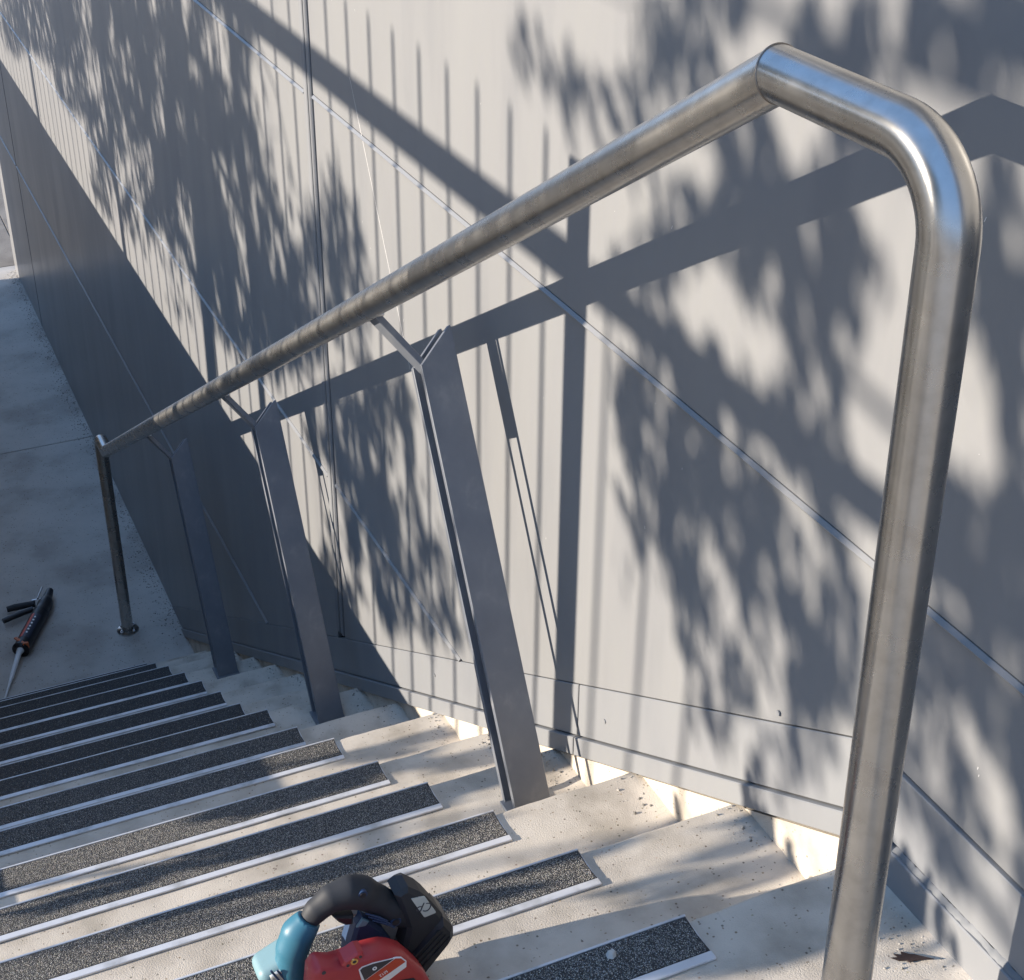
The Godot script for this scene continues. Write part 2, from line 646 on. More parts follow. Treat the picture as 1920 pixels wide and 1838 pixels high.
func make_stairs() -> void:
	var n := FastNoiseLite.new()
	n.seed = 4
	n.frequency = 0.03
	var up_l := ground("upper_landing", "pale sunlit concrete landing at the head of the stair")
	part("slab", step_mesh(NOSE[0] - 0.004, 0.0, 1.7, NOSE[1], n, 0), M.concrete, up_l)
	part("slab", box_mesh(Vector3(-9, -0.3, 1.702), Vector3(0.0, NOSE[0] - 0.004, 9.0), 0.004), M.concrete, up_l)
	part("slab", box_mesh(Vector3(-1.2, -0.62, 0.03), Vector3(-0.01, NOSE[0] - 0.03, 1.69)), M.concrete, up_l)
	var s := thing("concrete_stair", "pale concrete stair with black nosing strips running down beside the grey wall", "stairs")
	for i in range(1, 15):
		var low: float = NOSE[i + 1] if i < 14 else LANDING_Y
		part("step", step_mesh(NOSE[i] - 0.004, -i * GOING, -(i - 1) * GOING, low, n, i * 3), M.concrete, s)
	for i in 15:
		var z := -i * GOING
		var y: float = NOSE[i]
		var x1: float = STRIP_END[i]
		var x0 := -1.17 + rng.randf_range(-0.01, 0.01)
		var st := flat()
		# aluminium carrier: base sheet, front lip, rear band
		box(st, Vector3(x0, y - 0.0035, z + 0.0005), Vector3(x1, y - 0.0022, z + 0.056))
		box(st, Vector3(x0, y - 0.011, z - 0.0032), Vector3(x1, y + 0.0006, z), 0.0006)
		box(st, Vector3(x0, y - 0.0036, z + 0.0562), Vector3(x1, y + 0.0004, z + 0.068), 0.0008)
		var strip := part("nosing_strip", done(st), M.aluminium, s)
		# black grit insert with small flaws at its end
		var poly := PackedVector2Array([Vector2(x0, z + 0.0006), Vector2(x0, z + 0.0558), Vector2(x1 - 0.001, z + 0.0558), Vector2(x1 - 0.0025, z + 0.03), Vector2(x1 - 0.001, z + 0.0006)])
		var gs := flat()
		prism(gs, poly, Vector3.ZERO, Vector3.RIGHT, Vector3.BACK, Vector3.UP, y - 0.002, y, 0.0005)
		part("grit_insert", done(gs), M.grit, strip)
		if i < 7:
			grains(strip, x0, x1, y, z, 19000 if i < 5 else 11000)
	# outer side face of the flight
	var side := PackedVector2Array([Vector2(0.0, -2.7), Vector2(0.0, NOSE[0] - 0.02)])
	for i in range(1, 15):
		side.append(Vector2(-(i - 1) * GOING - 0.002 * i, NOSE[i] - 0.012))
		side.append(Vector2(-i * GOING + 0.012, NOSE[i] - 0.012))
	side.append(Vector2(-14 * GOING + 0.012, -2.7))
	var sf := flat()
	prism(sf, side, Vector3.ZERO, Vector3.BACK, Vector3.UP, Vector3.RIGHT, -1.2, -1.17)
	part("side_face", done(sf), M.concrete, s)
	# concrete upstand between the step ends and the flashing
	var up_poly := PackedVector2Array([Vector2(0.4, -0.4), Vector2(0.4, 0.0), Vector2(0.02, 0.0), Vector2(-4.30, -SLOPE * 4.30 + 0.005), Vector2(-4.30, -2.7), Vector2(-2.0, -2.7)])
	var us := flat()
	prism(us, up_poly, Vector3.ZERO, Vector3.BACK, Vector3.UP, Vector3.RIGHT, 0.0015, 0.04)
	part("side_upstand", done(us), M.concrete, s)


# the grit itself: thousands of tiny stones bedded in the insert
func grains(strip: Node3D, x0: float, x1: float, y: float, z: float, n: int) -> void:
	var mm := MultiMesh.new()
	mm.transform_format = MultiMesh.TRANSFORM_3D
	mm.use_colors = true
	mm.mesh = chip(1.0, 5)
	mm.instance_count = n
	for i in n:
		var r := rng.randf_range(0.0003, 0.00075)
		var b := Basis(Vector3.UP, rng.randf() * TAU) * Basis(Vector3.RIGHT, rng.randf_range(-0.6, 0.6))
		mm.set_instance_transform(i, Transform3D(b.scaled(Vector3.ONE * r), Vector3(rng.randf_range(x0 + 0.003, x1 - 0.004), y - 0.0001, z + rng.randf_range(0.002, 0.0548))))
		var g := 0.17 + 0.32 * pow(rng.randf(), 1.4)
		mm.set_instance_color(i, Color(g * rng.randf_range(1.0, 1.12), g, g * rng.randf_range(0.8, 1.0)))
	var o := MultiMeshInstance3D.new()
	o.name = "grit_grains"
	o.multimesh = mm
	o.material_override = M.grain
	o.set_meta("kind", "stuff")
	strip.add_child(o, true)


# cladding panel: a polygon in (z, y) whose horizontal top edge carries a sloping ledge
func panel(poly: PackedVector2Array, top: float, parent: Node3D, proud := 0.0) -> void:
	var st := flat()
	prism(st, poly, Vector3.ZERO, Vector3.BACK, Vector3.UP, Vector3.RIGHT, 0.028, -proud)
	var lo := 1e9
	var hi := -1e9
	for p in poly:
		if absf(p.y - top) < 1e-3:
			lo = minf(lo, p.x)
			hi = maxf(hi, p.x)
	if hi > lo:
		# folded drip bead along the top edge: it stands proud, looks up at the sky and catches the sun
		prism(st, PackedVector2Array([Vector2(0.004, top - 0.0035), Vector2(-0.0035, top - 0.0025), Vector2(-0.0048, top - 0.0003), Vector2(0.0, top + 0.0045), Vector2(0.004, top + 0.005)]), Vector3.ZERO, Vector3.RIGHT, Vector3.UP, Vector3.BACK, lo, hi)
	part("panel", done(st), M.panel, parent)


func make_wall() -> void:
	var w := thing("clad_wall", "tall grey panel clad wall beside the stair, dappled with tree and fence shadows", "wall")
	part("core", box_mesh(Vector3(0.0285, -2.7, -8.724), Vector3(0.3, 3.2, 4.0)), M.gap, w)
	var f1 := func(z: float) -> float: return 0.1511 - SLOPE * -z if z < 0.0254 else 0.1361
	# the region above the sloping flashing
	var above := PackedVector2Array([Vector2(-8.726, LANDING_Y), Vector2(-4.555, LANDING_Y), Vector2(-0.0254, 0.1361), Vector2(4.0, 0.1361), Vector2(4.0, 3.2), Vector2(-8.726, 3.2)])
	var rows := [-2.6, -1.539, -0.604, 0.355, 1.312, 2.27, 3.19]
	var cols := [[-8.726, -7.746], [-7.724, -2.118], [-2.058, 4.0]]
	for ci in 3:
		for ri in 6:
			var drop := 0.006 if ci < 2 else 0.0
			var y0: float = rows[ri] + 0.0068 - (drop if ri > 0 else 0.0)
			var y1: float = rows[ri + 1] - drop
			var rect := PackedVector2Array([Vector2(cols[ci][0], y0), Vector2(cols[ci][1], y0), Vector2(cols[ci][1], y1), Vector2(cols[ci][0], y1)])
			for pl in Geometry2D.intersect_polygons(rect, above):
				panel(pl, y1, w, 0.0)
	# expansion joint: cover strip, shadow gap, thin edge strip
	var jy0: float = f1.call(-2.09) + 0.012
	var st := flat()
	box(st, Vector3(-0.0035, jy0, -2.1165), Vector3(0.012, 3.19, -2.0945), 0.002)
	part("joint_cover", done(st), M.flashing, w)
	part("joint_edge", box_mesh(Vector3(-0.0015, jy0 + 0.004, -2.0905), Vector3(0.012, 3.19, -2.069), 0.002), M.flashing, w)
	# sloping base flashing: face sheet and foot trim, in two lengths, then the level lengths on the upper landing
	for seg in [[-4.555, -0.7575], [-0.7535, -0.0254]]:
		var za: float = seg[0]
		var zb: float = seg[1]
		sloped_band(w, "base_flashing", za, zb, 0.1486, 0.040, 0.0, 0.0015)
		sloped_band(w, "foot_trim", za + (0.02 if za < -4.0 else 0.0), zb, 0.0375, -0.0014, 0.0, 0.0085)
	part("base_flashing", box_mesh(Vector3(-0.0045, 0.036, -0.020), Vector3(0.010, 0.1325, 4.0), 0.001), M.flashing, w)
	part("foot_trim", box_mesh(Vector3(-0.0125, -0.0215, -0.020), Vector3(0.010, 0.030, 4.0), 0.0015), M.flashing, w)
	# torn sealant on the ledge of the level trim
	var se := stool()
	se.set_smooth_group(0)
	var n := FastNoiseLite.new()
	n.seed = 12
	n.frequency = 0.9
	for i in 180:
		var z0 := 0.05 + i * 0.005
		var ps := []
		for q in [0, 1]:
			var z: float = z0 + q * 0.005
			var h := 0.0065 + 0.0035 * n.get_noise_1d(z * 120.0)
			var d := 0.005 + 0.003 * n.get_noise_1d(z * 90.0 + 500.0)
			ps.append([Vector3(-0.0045, 0.0303 + h, z), Vector3(-0.0045 - d * 0.6, 0.0303 + h * 0.6, z), Vector3(-0.0045 - d, 0.0303, z)])
		for k in 2:
			quad(se, ps[0][k], ps[1][k], ps[1][k + 1], ps[0][k + 1], Vector3(-1, 1, 0))
	part("sealant", done(se, true), M.sealant, w)
	# rivet heads, a long thin pale line and short scratch flecks
	for q in [[-0.205, 0.045], [-0.66, -0.305], [-1.42, -0.74], [-2.5, -1.385]]:
		part("rivet", disc(Vector3(-0.0014, q[1], q[0]), Vector3(-1, 0, 0), 0.004, 0.002, 12), M.flashing, w)
	var pale_st := stool()
	pale_st.set_smooth_group(-1)
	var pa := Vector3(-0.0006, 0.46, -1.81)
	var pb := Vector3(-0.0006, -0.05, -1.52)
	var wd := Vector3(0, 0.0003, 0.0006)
	quad(pale_st, pa - wd, pa + wd, pb + wd, pb - wd, Vector3(-1, 0, 0))
	for i in 46:
		var p := Vector3(-0.0006, rng.randf_range(-0.35, 0.9), rng.randf_range(-2.0, 0.3))
		if p.y < 0.16 + SLOPE * minf(p.z, 0.0):
			continue
		var d := Vector3(0, rng.randf_range(-0.006, 0.006), rng.randf_range(-0.002, 0.002))
		quad(pale_st, p, p + Vector3(0, 0, 0.0007), p + d + Vector3(0, 0, 0.0007), p + d, Vector3(-1, 0, 0))
	part("pale_line_and_scratches", done(pale_st), M.white_print, w)


# a strip that follows the pitch of the stair, from z0 to z1, between two offsets above the pitch line
func sloped_band(w: Node3D, called: String, z0: float, z1: float, top: float, bottom: float, back_x: float, proud: float) -> void:
	var poly := PackedVector2Array([Vector2(z0, bottom + SLOPE * z0), Vector2(z1, bottom + SLOPE * z1), Vector2(z1, top + SLOPE * z1), Vector2(z0, top + SLOPE * z0)])
	if z0 < -4.5:
		poly = Geometry2D.intersect_polygons(poly, PackedVector2Array([Vector2(-9, LANDING_Y), Vector2(1, LANDING_Y), Vector2(1, 2), Vector2(-9, 2)]))[0]
	var st := flat()
	prism(st, poly, Vector3.ZERO, Vector3.BACK, Vector3.UP, Vector3.RIGHT, back_x + 0.010, -proud, 0.0012)
	part(called, done(st), M.flashing, w)


# ---------------------------------------------------------------- handrail and its supports

func make_handrail() -> void:
	var h := thing("handrail", "brushed stainless steel tube handrail sloping down the stair, bent into a post at the top", "handrail", Vector3(RAIL_X, NOSE[0] - 0.004, 0.24))
	var o := h.position
	var m0 := Vector3(RAIL_X, 0.938, -0.030) - o
	var m1 := Vector3(RAIL_X, 0.938 - RAIL_SLOPE * 4.29, -0.030 - 4.29) - o
	# the two mitred ends are cut on the plane that halves the angle
	var dir := (m1 - m0).normalized()
	part("rail", mitred(m0, m1, Vector3(0, 0, 1), Vector3(0, 0, -1)), M.steel, h)
	# top: short level length, swept bend, post
	var foot := Vector3(RAIL_X, NOSE[0] - 0.004, 0.239) - o
	var head := Vector3(RAIL_X, 0.939, 0.210) - o
	var pd := (foot - head).normalized()
	var rb := 0.072
	var path := [m0, m0.lerp(head - Vector3(0, 0, rb), 0.5)]
	var a := head - Vector3(0, 0, rb)
	var b := head + pd * rb
	for i in 15:
		var t := i / 14.0
		var ang := t * PI * 0.5
		path.append(a + Vector3(0, 0, rb) * sin(ang) + pd * rb * (1.0 - cos(ang)))
	path.append(b.lerp(foot, 0.5))
	path.append(foot)
	part("top_bend_and_post", swept(path, -(dir), Vector3.ZERO), M.steel, h)
	part("base_flange", flange(foot), M.bright_steel, h)
	# weld bead round the upper mitre
	var bt := (dir + Vector3(0, 0, -1)).normalized()
	var bead := []
	for i in 41:
		var ang := TAU * i / 40.0
		var off := Vector3(cos(ang), 0, 0) + dir.cross(Vector3.RIGHT).normalized() * sin(ang)
		off *= RAIL_R + 0.0002
		off += dir * (-off.dot(bt) / dir.dot(bt))
		bead.append(m0 + off)
	var br := []
	br.resize(41)
	br.fill(0.0009)
	part("weld_bead", tube(bead, br, 8, false), M.weld, h)
	# bottom: short level length, mitred into the lower post
	var c0 := m1
	var c1 := m1 + Vector3(0, 0, -0.125)
	var low := Vector3(c1.x, LANDING_Y - o.y, c1.z - 0.0)
	var p2 := [c0]
	var r2 := 0.04
	var a2 := c1 + Vector3(0, 0, r2)
	p2.append(a2)
	for i in range(1, 9):
		var ang := i / 8.0 * PI * 0.5
		p2.append(a2 + Vector3(0, 0, -r2) * sin(ang) + Vector3(0, -r2, 0) * (1.0 - cos(ang)))
	p2.append(c1.lerp(low, 0.5))
	p2.append(low)
	part("lower_post", swept(p2, -dir, Vector3.ZERO, true), M.steel, h)
	# weld seam at the top mitre
	var fl := part("base_flange", flange(low), M.bright_steel, h)
	for k in 4:
		var ang := PI * 0.25 + PI * 0.5 * k + 0.2
		var at := low + Vector3(cos(ang) * 0.035, 0.006, sin(ang) * 0.035)
		var st := flat()
		var hex := PackedVector2Array()
		for q in 6:
			hex.append(Vector2(cos(TAU * q / 6), sin(TAU * q / 6)) * 0.0075)
		prism(st, hex, at, Vector3.RIGHT, Vector3.BACK, Vector3.UP, 0.0, 0.008, 0.001)
		prism(st, PackedVector2Array([Vector2(-0.0035, -0.0035), Vector2(0.0035, -0.0035), Vector2(0.0035, 0.0035), Vector2(-0.0035, 0.0035)]), at, Vector3.RIGHT, Vector3.BACK, Vector3.UP, 0.008, 0.014, 0.001)
		part("bolt", done(st), M.bright_steel, fl)


# straight tube cut at both ends on bisecting planes; d0 and d1 are the directions of the neighbours
func mitred(a: Vector3, b: Vector3, d0: Vector3, d1: Vector3) -> ArrayMesh:
	var d := (b - a).normalized()
	var path := []
	for i in 33:
		path.append(a.lerp(b, i / 32.0))
	return swept_core(path, d0, d1)


func swept(path: Array, before: Vector3, after: Vector3, _low := false) -> ArrayMesh:
	return swept_core(path, -before, after)


# tube of the rail's radius along a path; «before» points from the first point to its neighbour piece, «after» likewise at the end (zero = square cut)
func swept_core(path: Array, before: Vector3, after: Vector3) -> ArrayMesh:
	var st := stool()
	var n := path.size()
	var sides := 48
	var x := Vector3.RIGHT
	var along := 0.0
	var rings := []
	for i in n:
		var din: Vector3 = (path[i] - path[i - 1]).normalized() if i > 0 else (-before if before != Vector3.ZERO else (path[1] - path[0])).normalized()
		var dout: Vector3 = (path[i + 1] - path[i]).normalized() if i < n - 1 else (after if after != Vector3.ZERO else din).normalized()
		var own: Vector3 = dout if i == 0 else din
		var t := (din + dout).normalized()
		if i > 0:
			along += (path[i] - path[i - 1]).length()
		var ring := []
		var end := i == 0 or i == n - 1
		var axis: Vector3 = own if end else t
		var v := axis.cross(x).normalized()
		for k in sides + 1:
			var ang := TAU * k / sides
			var nn := x * cos(ang) + v * sin(ang)
			var off := nn * RAIL_R
			if end:
				# slide along the own axis to the bisecting plane
				off += own * (-off.dot(t) / own.dot(t))
			ring.append([path[i] + off, nn, Vector2(float(k) / sides * 0.6, along * 4.0)])
		rings.append(ring)
	for i in n - 1:
		for k in sides:
			for q in [[i, k], [i + 1, k], [i + 1, k + 1], [i, k], [i + 1, k + 1], [i, k + 1]]:
				var e = rings[q[0]][q[1]]
				st.set_normal(e[1])
				st.set_uv(e[2])
				st.add_vertex(e[0])
	st.index()
	st.generate_tangents()
	return st.commit()


func flange(at: Vector3) -> ArrayMesh:
	return tube([at + Vector3(0, 0.0005, 0), at + Vector3(0, 0.004, 0), at + Vector3(0, 0.006, 0), at + Vector3(0, 0.0062, 0)], [0.046, 0.046, 0.0445, 0.026], 40)


func make_support(c: float, i: int) -> void:
	var words := ["nearest", "middle", "farthest"]
	var extra := ["in sunlight on the third step from the top", "half in shade, between the other two", "wholly in shade, near the foot of the stair"]
	var label: String = "%s twin plate dark grey handrail support, %s" % [words[i], extra[i]]
	# where the foot stands
	var cm := c - 0.0255
	var zz := cm / TV.z * 0.0
	var y := 0.0
	var z := 0.0
	var best := 1
	for k in range(1, 15):
		# point of the plane at the tread's height
		y = NOSE[k] - 0.004
		z = (cm - y * TV.y) / TV.z
		if z > -k * GOING and z <= -(k - 1) * GOING:
			best = k
			break
	var s := thing("rail_support", label, "handrail support", Vector3(-0.11, y, z), "twin plate supports under the handrail")
	var o := s.position
	var nrail := 0.938 * NV.y - 0.030 * NV.z + 0.0016 * c
	var tip := 0.765
	for side in 2:
		var t1: float = c - 0.046 * side
		var yb := y
		var nb := (yb - t1 * TV.y) / NV.y - 0.004
		var poly := PackedVector2Array([Vector2(-0.145, nb), Vector2(-0.145, tip - 0.058), Vector2(-0.0835, tip - 0.001), Vector2(-0.080, tip), Vector2(-0.079, tip - 0.004), Vector2(-0.079, nb)])
		var st := flat()
		prism(st, poly, -o, Vector3.RIGHT, NV, TV, t1 - 0.010, t1, 0.0009, 0.0009)
		part("plate", done(st), M.bracket, s)
	# arm: flat bar between the plates that leaves them at the cut corner and rises to the rail
	var nr := nrail - RAIL_R
	var arm := PackedVector2Array([Vector2(-0.1365, tip - 0.066), Vector2(-0.127, tip - 0.0595), Vector2(-0.1915, nr + 0.007), Vector2(-0.2015, nr + 0.005), Vector2(-0.2025, nr + 0.001)])
	var sa := flat()
	prism(sa, arm, -o, Vector3.RIGHT, NV, TV, c - 0.0455, c - 0.0105, 0.001, 0.001)
	part("arm", done(sa), M.bracket, s)
	# spacer welded between the plates behind the arm
	var sp := flat()
	prism(sp, PackedVector2Array([Vector2(-0.104, tip - 0.175), Vector2(-0.094, tip - 0.175), Vector2(-0.094, tip - 0.085), Vector2(-0.127, tip - 0.0595), Vector2(-0.1365, tip - 0.066), Vector2(-0.104, tip - 0.10)]), -o, Vector3.RIGHT, NV, TV, c - 0.0458, c - 0.0102)
	part("spacer", done(sp), M.bracket, s)
	# saddle welded under the rail
	var sd := flat()
	var cc := c - 0.026
	box(sd, Vector3(0.003, nr + 0.0015, cc - 0.032), Vector3(0.024, nr + 0.0062, cc + 0.034), 0.001, Transform3D(Basis(Vector3.RIGHT, NV, TV), Vector3(RAIL_X, 0, 0) - o))
	part("saddle", done(sd), M.bright_steel, s)
	part("foot_plate", box_mesh(Vector3(-0.152, y, z - 0.034) - o, Vector3(-0.076, y + 0.006, z + 0.034) - o, 0.001), M.bracket, s)


# ---------------------------------------------------------------- the left side, out of the picture: retaining wall, garden, fence

func make_left_side() -> void:
	var r := thing("retaining_wall", "low concrete retaining wall along the left side of the stair", "wall")
	part("body", box_mesh(Vector3(-1.34, -2.7, -8.75), Vector3(-1.2015, -0.594, 1.698), 0.004), M.concrete, r)
	var g := ground("garden_bed", "dry brown garden soil behind the retaining wall")
	part("soil", box_mesh(Vector3(-40, -2.7, -8.75), Vector3(-1.342, -0.64, 1.698)), M.soil, g)
	part("soil", box_mesh(Vector3(-40, -2.7, 1.703), Vector3(-9.002, -0.2, 30.0)), M.soil, g)
	# vertical bar fence on the garden edge; shifted back along the sun from where its shadow falls on the wall
	var fx := -2.6
	var f := thing("bar_fence", "dark metal bar fence standing along the garden edge left of the stair", "fence", Vector3(fx, -0.64, 0))
	var dy := 0.28 * -fx
	var dz := 0.15 * fx
	var base := 0.64
	part("top_rail", box_mesh(Vector3(-0.019, 0.395 + dy + base, -9.0 + dz), Vector3(0.019, 0.463 + dy + base, -0.80 + dz), 0.003), M.fence, f)
	part("bottom_rail", box_mesh(Vector3(-0.019, 0.10, -9.0 + dz), Vector3(0.019, 0.14, -0.80 + dz), 0.003), M.fence, f)
	var bar := tube([Vector3(0, 0.02, 0), Vector3(0, 0.59 + dy + base, 0), Vector3(0, 0.612 + dy + base, 0)], [0.0068, 0.0068, 0.004], 10)
	var z := -0.9235
	while z > -8.8:
		var k := fposmod(-z - 0.812, 1.89)
		if k > 0.05 and k < 1.84:
			part("bar", bar, M.fence, f, Vector3(0, 0, z + dz))
		z -= 0.1275
	for i in range(1, 5):
		var pz := -0.812 - 1.89 * i
		if pz > -8.9:
			part("post", box_mesh(Vector3(-0.03, 0.0, pz - 0.031 + dz), Vector3(0.03, 0.56 + dy + base, pz + 0.031 + dz), 0.004), M.fence, f)
	var gp := thing("gate_post", "square dark metal gate post standing on the retaining wall", "post", Vector3(-1.29, -0.594, -0.812 - 0.15 * 1.29))
	part("shaft", box_mesh(Vector3(-0.032, 0.0, -0.032), Vector3(0.032, 0.585 + 0.28 * 1.29 + 0.594, 0.032), 0.004), M.fence, gp)
	part("foot", box_mesh(Vector3(-0.045, 0.0, -0.06), Vector3(0.045, 0.008, 0.06), 0.002), M.fence, gp)
	var gx := -3.7
	dy = 0.28 * -gx
	dz = 0.15 * gx
	var gt := thing("bar_gate", "dark metal gate with a flat top rail beside the bar fence", "gate", Vector3(gx, -0.64, 0))
	part("top_rail", box_mesh(Vector3(-0.02, 0.397 + dy + base, -0.77 + dz), Vector3(0.02, 0.452 + dy + base, 0.45 + dz), 0.003), M.fence, gt)
	part("bottom_rail", box_mesh(Vector3(-0.02, 0.12, -0.77 + dz), Vector3(0.02, 0.16, 0.45 + dz), 0.003), M.fence, gt)
	var gbar := tube([Vector3(0, 0.13, 0), Vector3(0, 0.41 + dy + base, 0)], [0.0068, 0.0068], 10)
	for i in 3:
		part("bar", gbar, M.fence, gt, Vector3(0, 0, -0.709 + 0.144 * i + dz))


# ---------------------------------------------------------------- trees whose shade dapples the wall

func leaf_mesh() -> ArrayMesh:
	var st := stool()
	st.set_smooth_group(-1)
	var l := [[0.0, 0.12], [0.3, 0.5], [0.65, 0.42], [1.0, 0.0]]
	for i in 3:
		var y0: float = -l[i][0]
		var y1: float = -l[i + 1][0]
		var b0: float = 0.12 * l[i][0] * l[i][0]
		var b1: float = 0.12 * l[i + 1][0] * l[i + 1][0]
		quad(st, Vector3(-l[i][1], y0, b0), Vector3(l[i][1], y0, b0), Vector3(l[i + 1][1], y1, b1), Vector3(-l[i + 1][1], y1, b1), Vector3(0, 0, 1))
	return done(st)


# leaves of one tree: dark = patches of shade on the wall (centre z y, two half axes, density), light = gaps.
# A leaf that shades wall point (z, y) hangs somewhere up the sun's ray from there.
func crown(dark: Array, light: Array, far0: float, far1: float, seed_: int, gap_ := -0.15, lean_ := -0.25, keep := 1.3, size_ := 1.0, fine_ := 1.0) -> MultiMesh:
	var r := RandomNumberGenerator.new()
	r.seed = seed_
	var xfs := []
	var streak := FastNoiseLite.new()
	streak.seed = seed_
	streak.frequency = 1.0
	streak.fractal_octaves = 2
	for e in dark:
		var a := Vector2(e[2], e[3])
		var b := Vector2(e[4], e[5])
		var area := PI * absf(a.cross(b))
		var n := int(1.0 * -log(1.0 - minf(e[6], 0.97)) * area / 0.00135 * 2.3 * keep) + 1
		for i in n:
			var q := Vector2.from_angle(r.randf() * TAU) * sqrt(r.randf())
			q *= r.randf_range(0.92, 1.06)
			var p := Vector2(e[0], e[1]) + a * q.x + b * q.y
			var skip := streak.get_noise_2d((p.x - p.y * lean_) * 13.0 * fine_, p.y * 5.0 * fine_) < gap_
			if skip and r.randf() < 0.9:
				continue
			skip = false
			for g in light:
				var d := p - Vector2(g[0], g[1])
				var ga := Vector2(g[2], g[3])
				var gb := Vector2(g[4], g[5])
				var det := ga.cross(gb)
				var u := d.cross(gb) / det
				var v := ga.cross(d) / det
				if u * u + v * v < 1.2:
					skip = true
					break
			if skip and r.randf() < 0.85:
				continue
			var dist := r.randf_range(far0, far1)
			var len := r.randf_range(0.035, 0.10) * size_
			var wid := len * r.randf_range(0.2, 0.36)
			# hung by the middle, leaning with the breeze
			var yawr := r.randf_range(0, TAU)
			var lean := Vector3(r.randf_range(-0.3, 0.3), 1.0, r.randf_range(-0.75, 0.05)).normalized()
			var side := lean.cross(Vector3(cos(yawr), 0, sin(yawr))).normalized()
			var bas := Basis(side * wid, lean * len, side.cross(lean) * len)
			var at := Vector3(0, p.y, p.x) - SUN * dist + lean * len * 0.5
			xfs.append(Transform3D(bas, at))
	var mm := MultiMesh.new()
	mm.transform_format = MultiMesh.TRANSFORM_3D
	mm.use_colors = true
	mm.mesh = leaf_mesh()
	mm.instance_count = xfs.size()
	for i in xfs.size():
		mm.set_instance_transform(i, xfs[i])
		var g := r.randf_range(0.7, 1.25)
		mm.set_instance_color(i, Color(0.075 * g, 0.105 * g * r.randf_range(0.9, 1.1), 0.05 * g))
	return mm


func tree(called: String, label: String, trunk: Array, limbs: Array, mm: MultiMesh, twigs := []) -> void:
	var base: Vector3 = trunk[0]
	var t := thing(called, label, "tree", base)
	var path := []
	var rad := []
	for i in trunk.size():
		path.append(trunk[i] - base)
		rad.append(lerpf(0.085, 0.02, float(i) / (trunk.size() - 1)))
	part("trunk", tube(path, rad, 12), M.bark, t)
	for l in limbs:
		var a: Vector3 = l[0]
		var b: Vector3 = l[1]
		var mid := a.lerp(b, 0.55) + Vector3(0, 0.06, 0)
		part("limb", tube([a - base, mid - base, b - base], [0.022, 0.015, 0.006], 8), M.bark, t)
	for w in twigs:
		var a := from_wall(w[0], w[1], w[4]) - base
		var b := from_wall(w[2], w[3], w[4] + 0.3) - base
		var m1 := a.lerp(b, 0.35) + Vector3(0, 0.03, 0.02)
		var m2 := a.lerp(b, 0.7) + Vector3(0, -0.02, -0.02)
		part("twig", tube([a, m1, m2, b], [0.006, 0.0045, 0.0035, 0.0015], 6), M.bark, t)
	var c := MultiMeshInstance3D.new()
	c.name = "crown"
	c.multimesh = mm
	c.material_override = M.leaf
	c.set_meta("kind", "stuff")
	t.add_child(c, true)
	c.position = -base


func from_wall(z: float, y: float, dist: float) -> Vector3:
	return Vector3(0, y, z) - SUN * dist


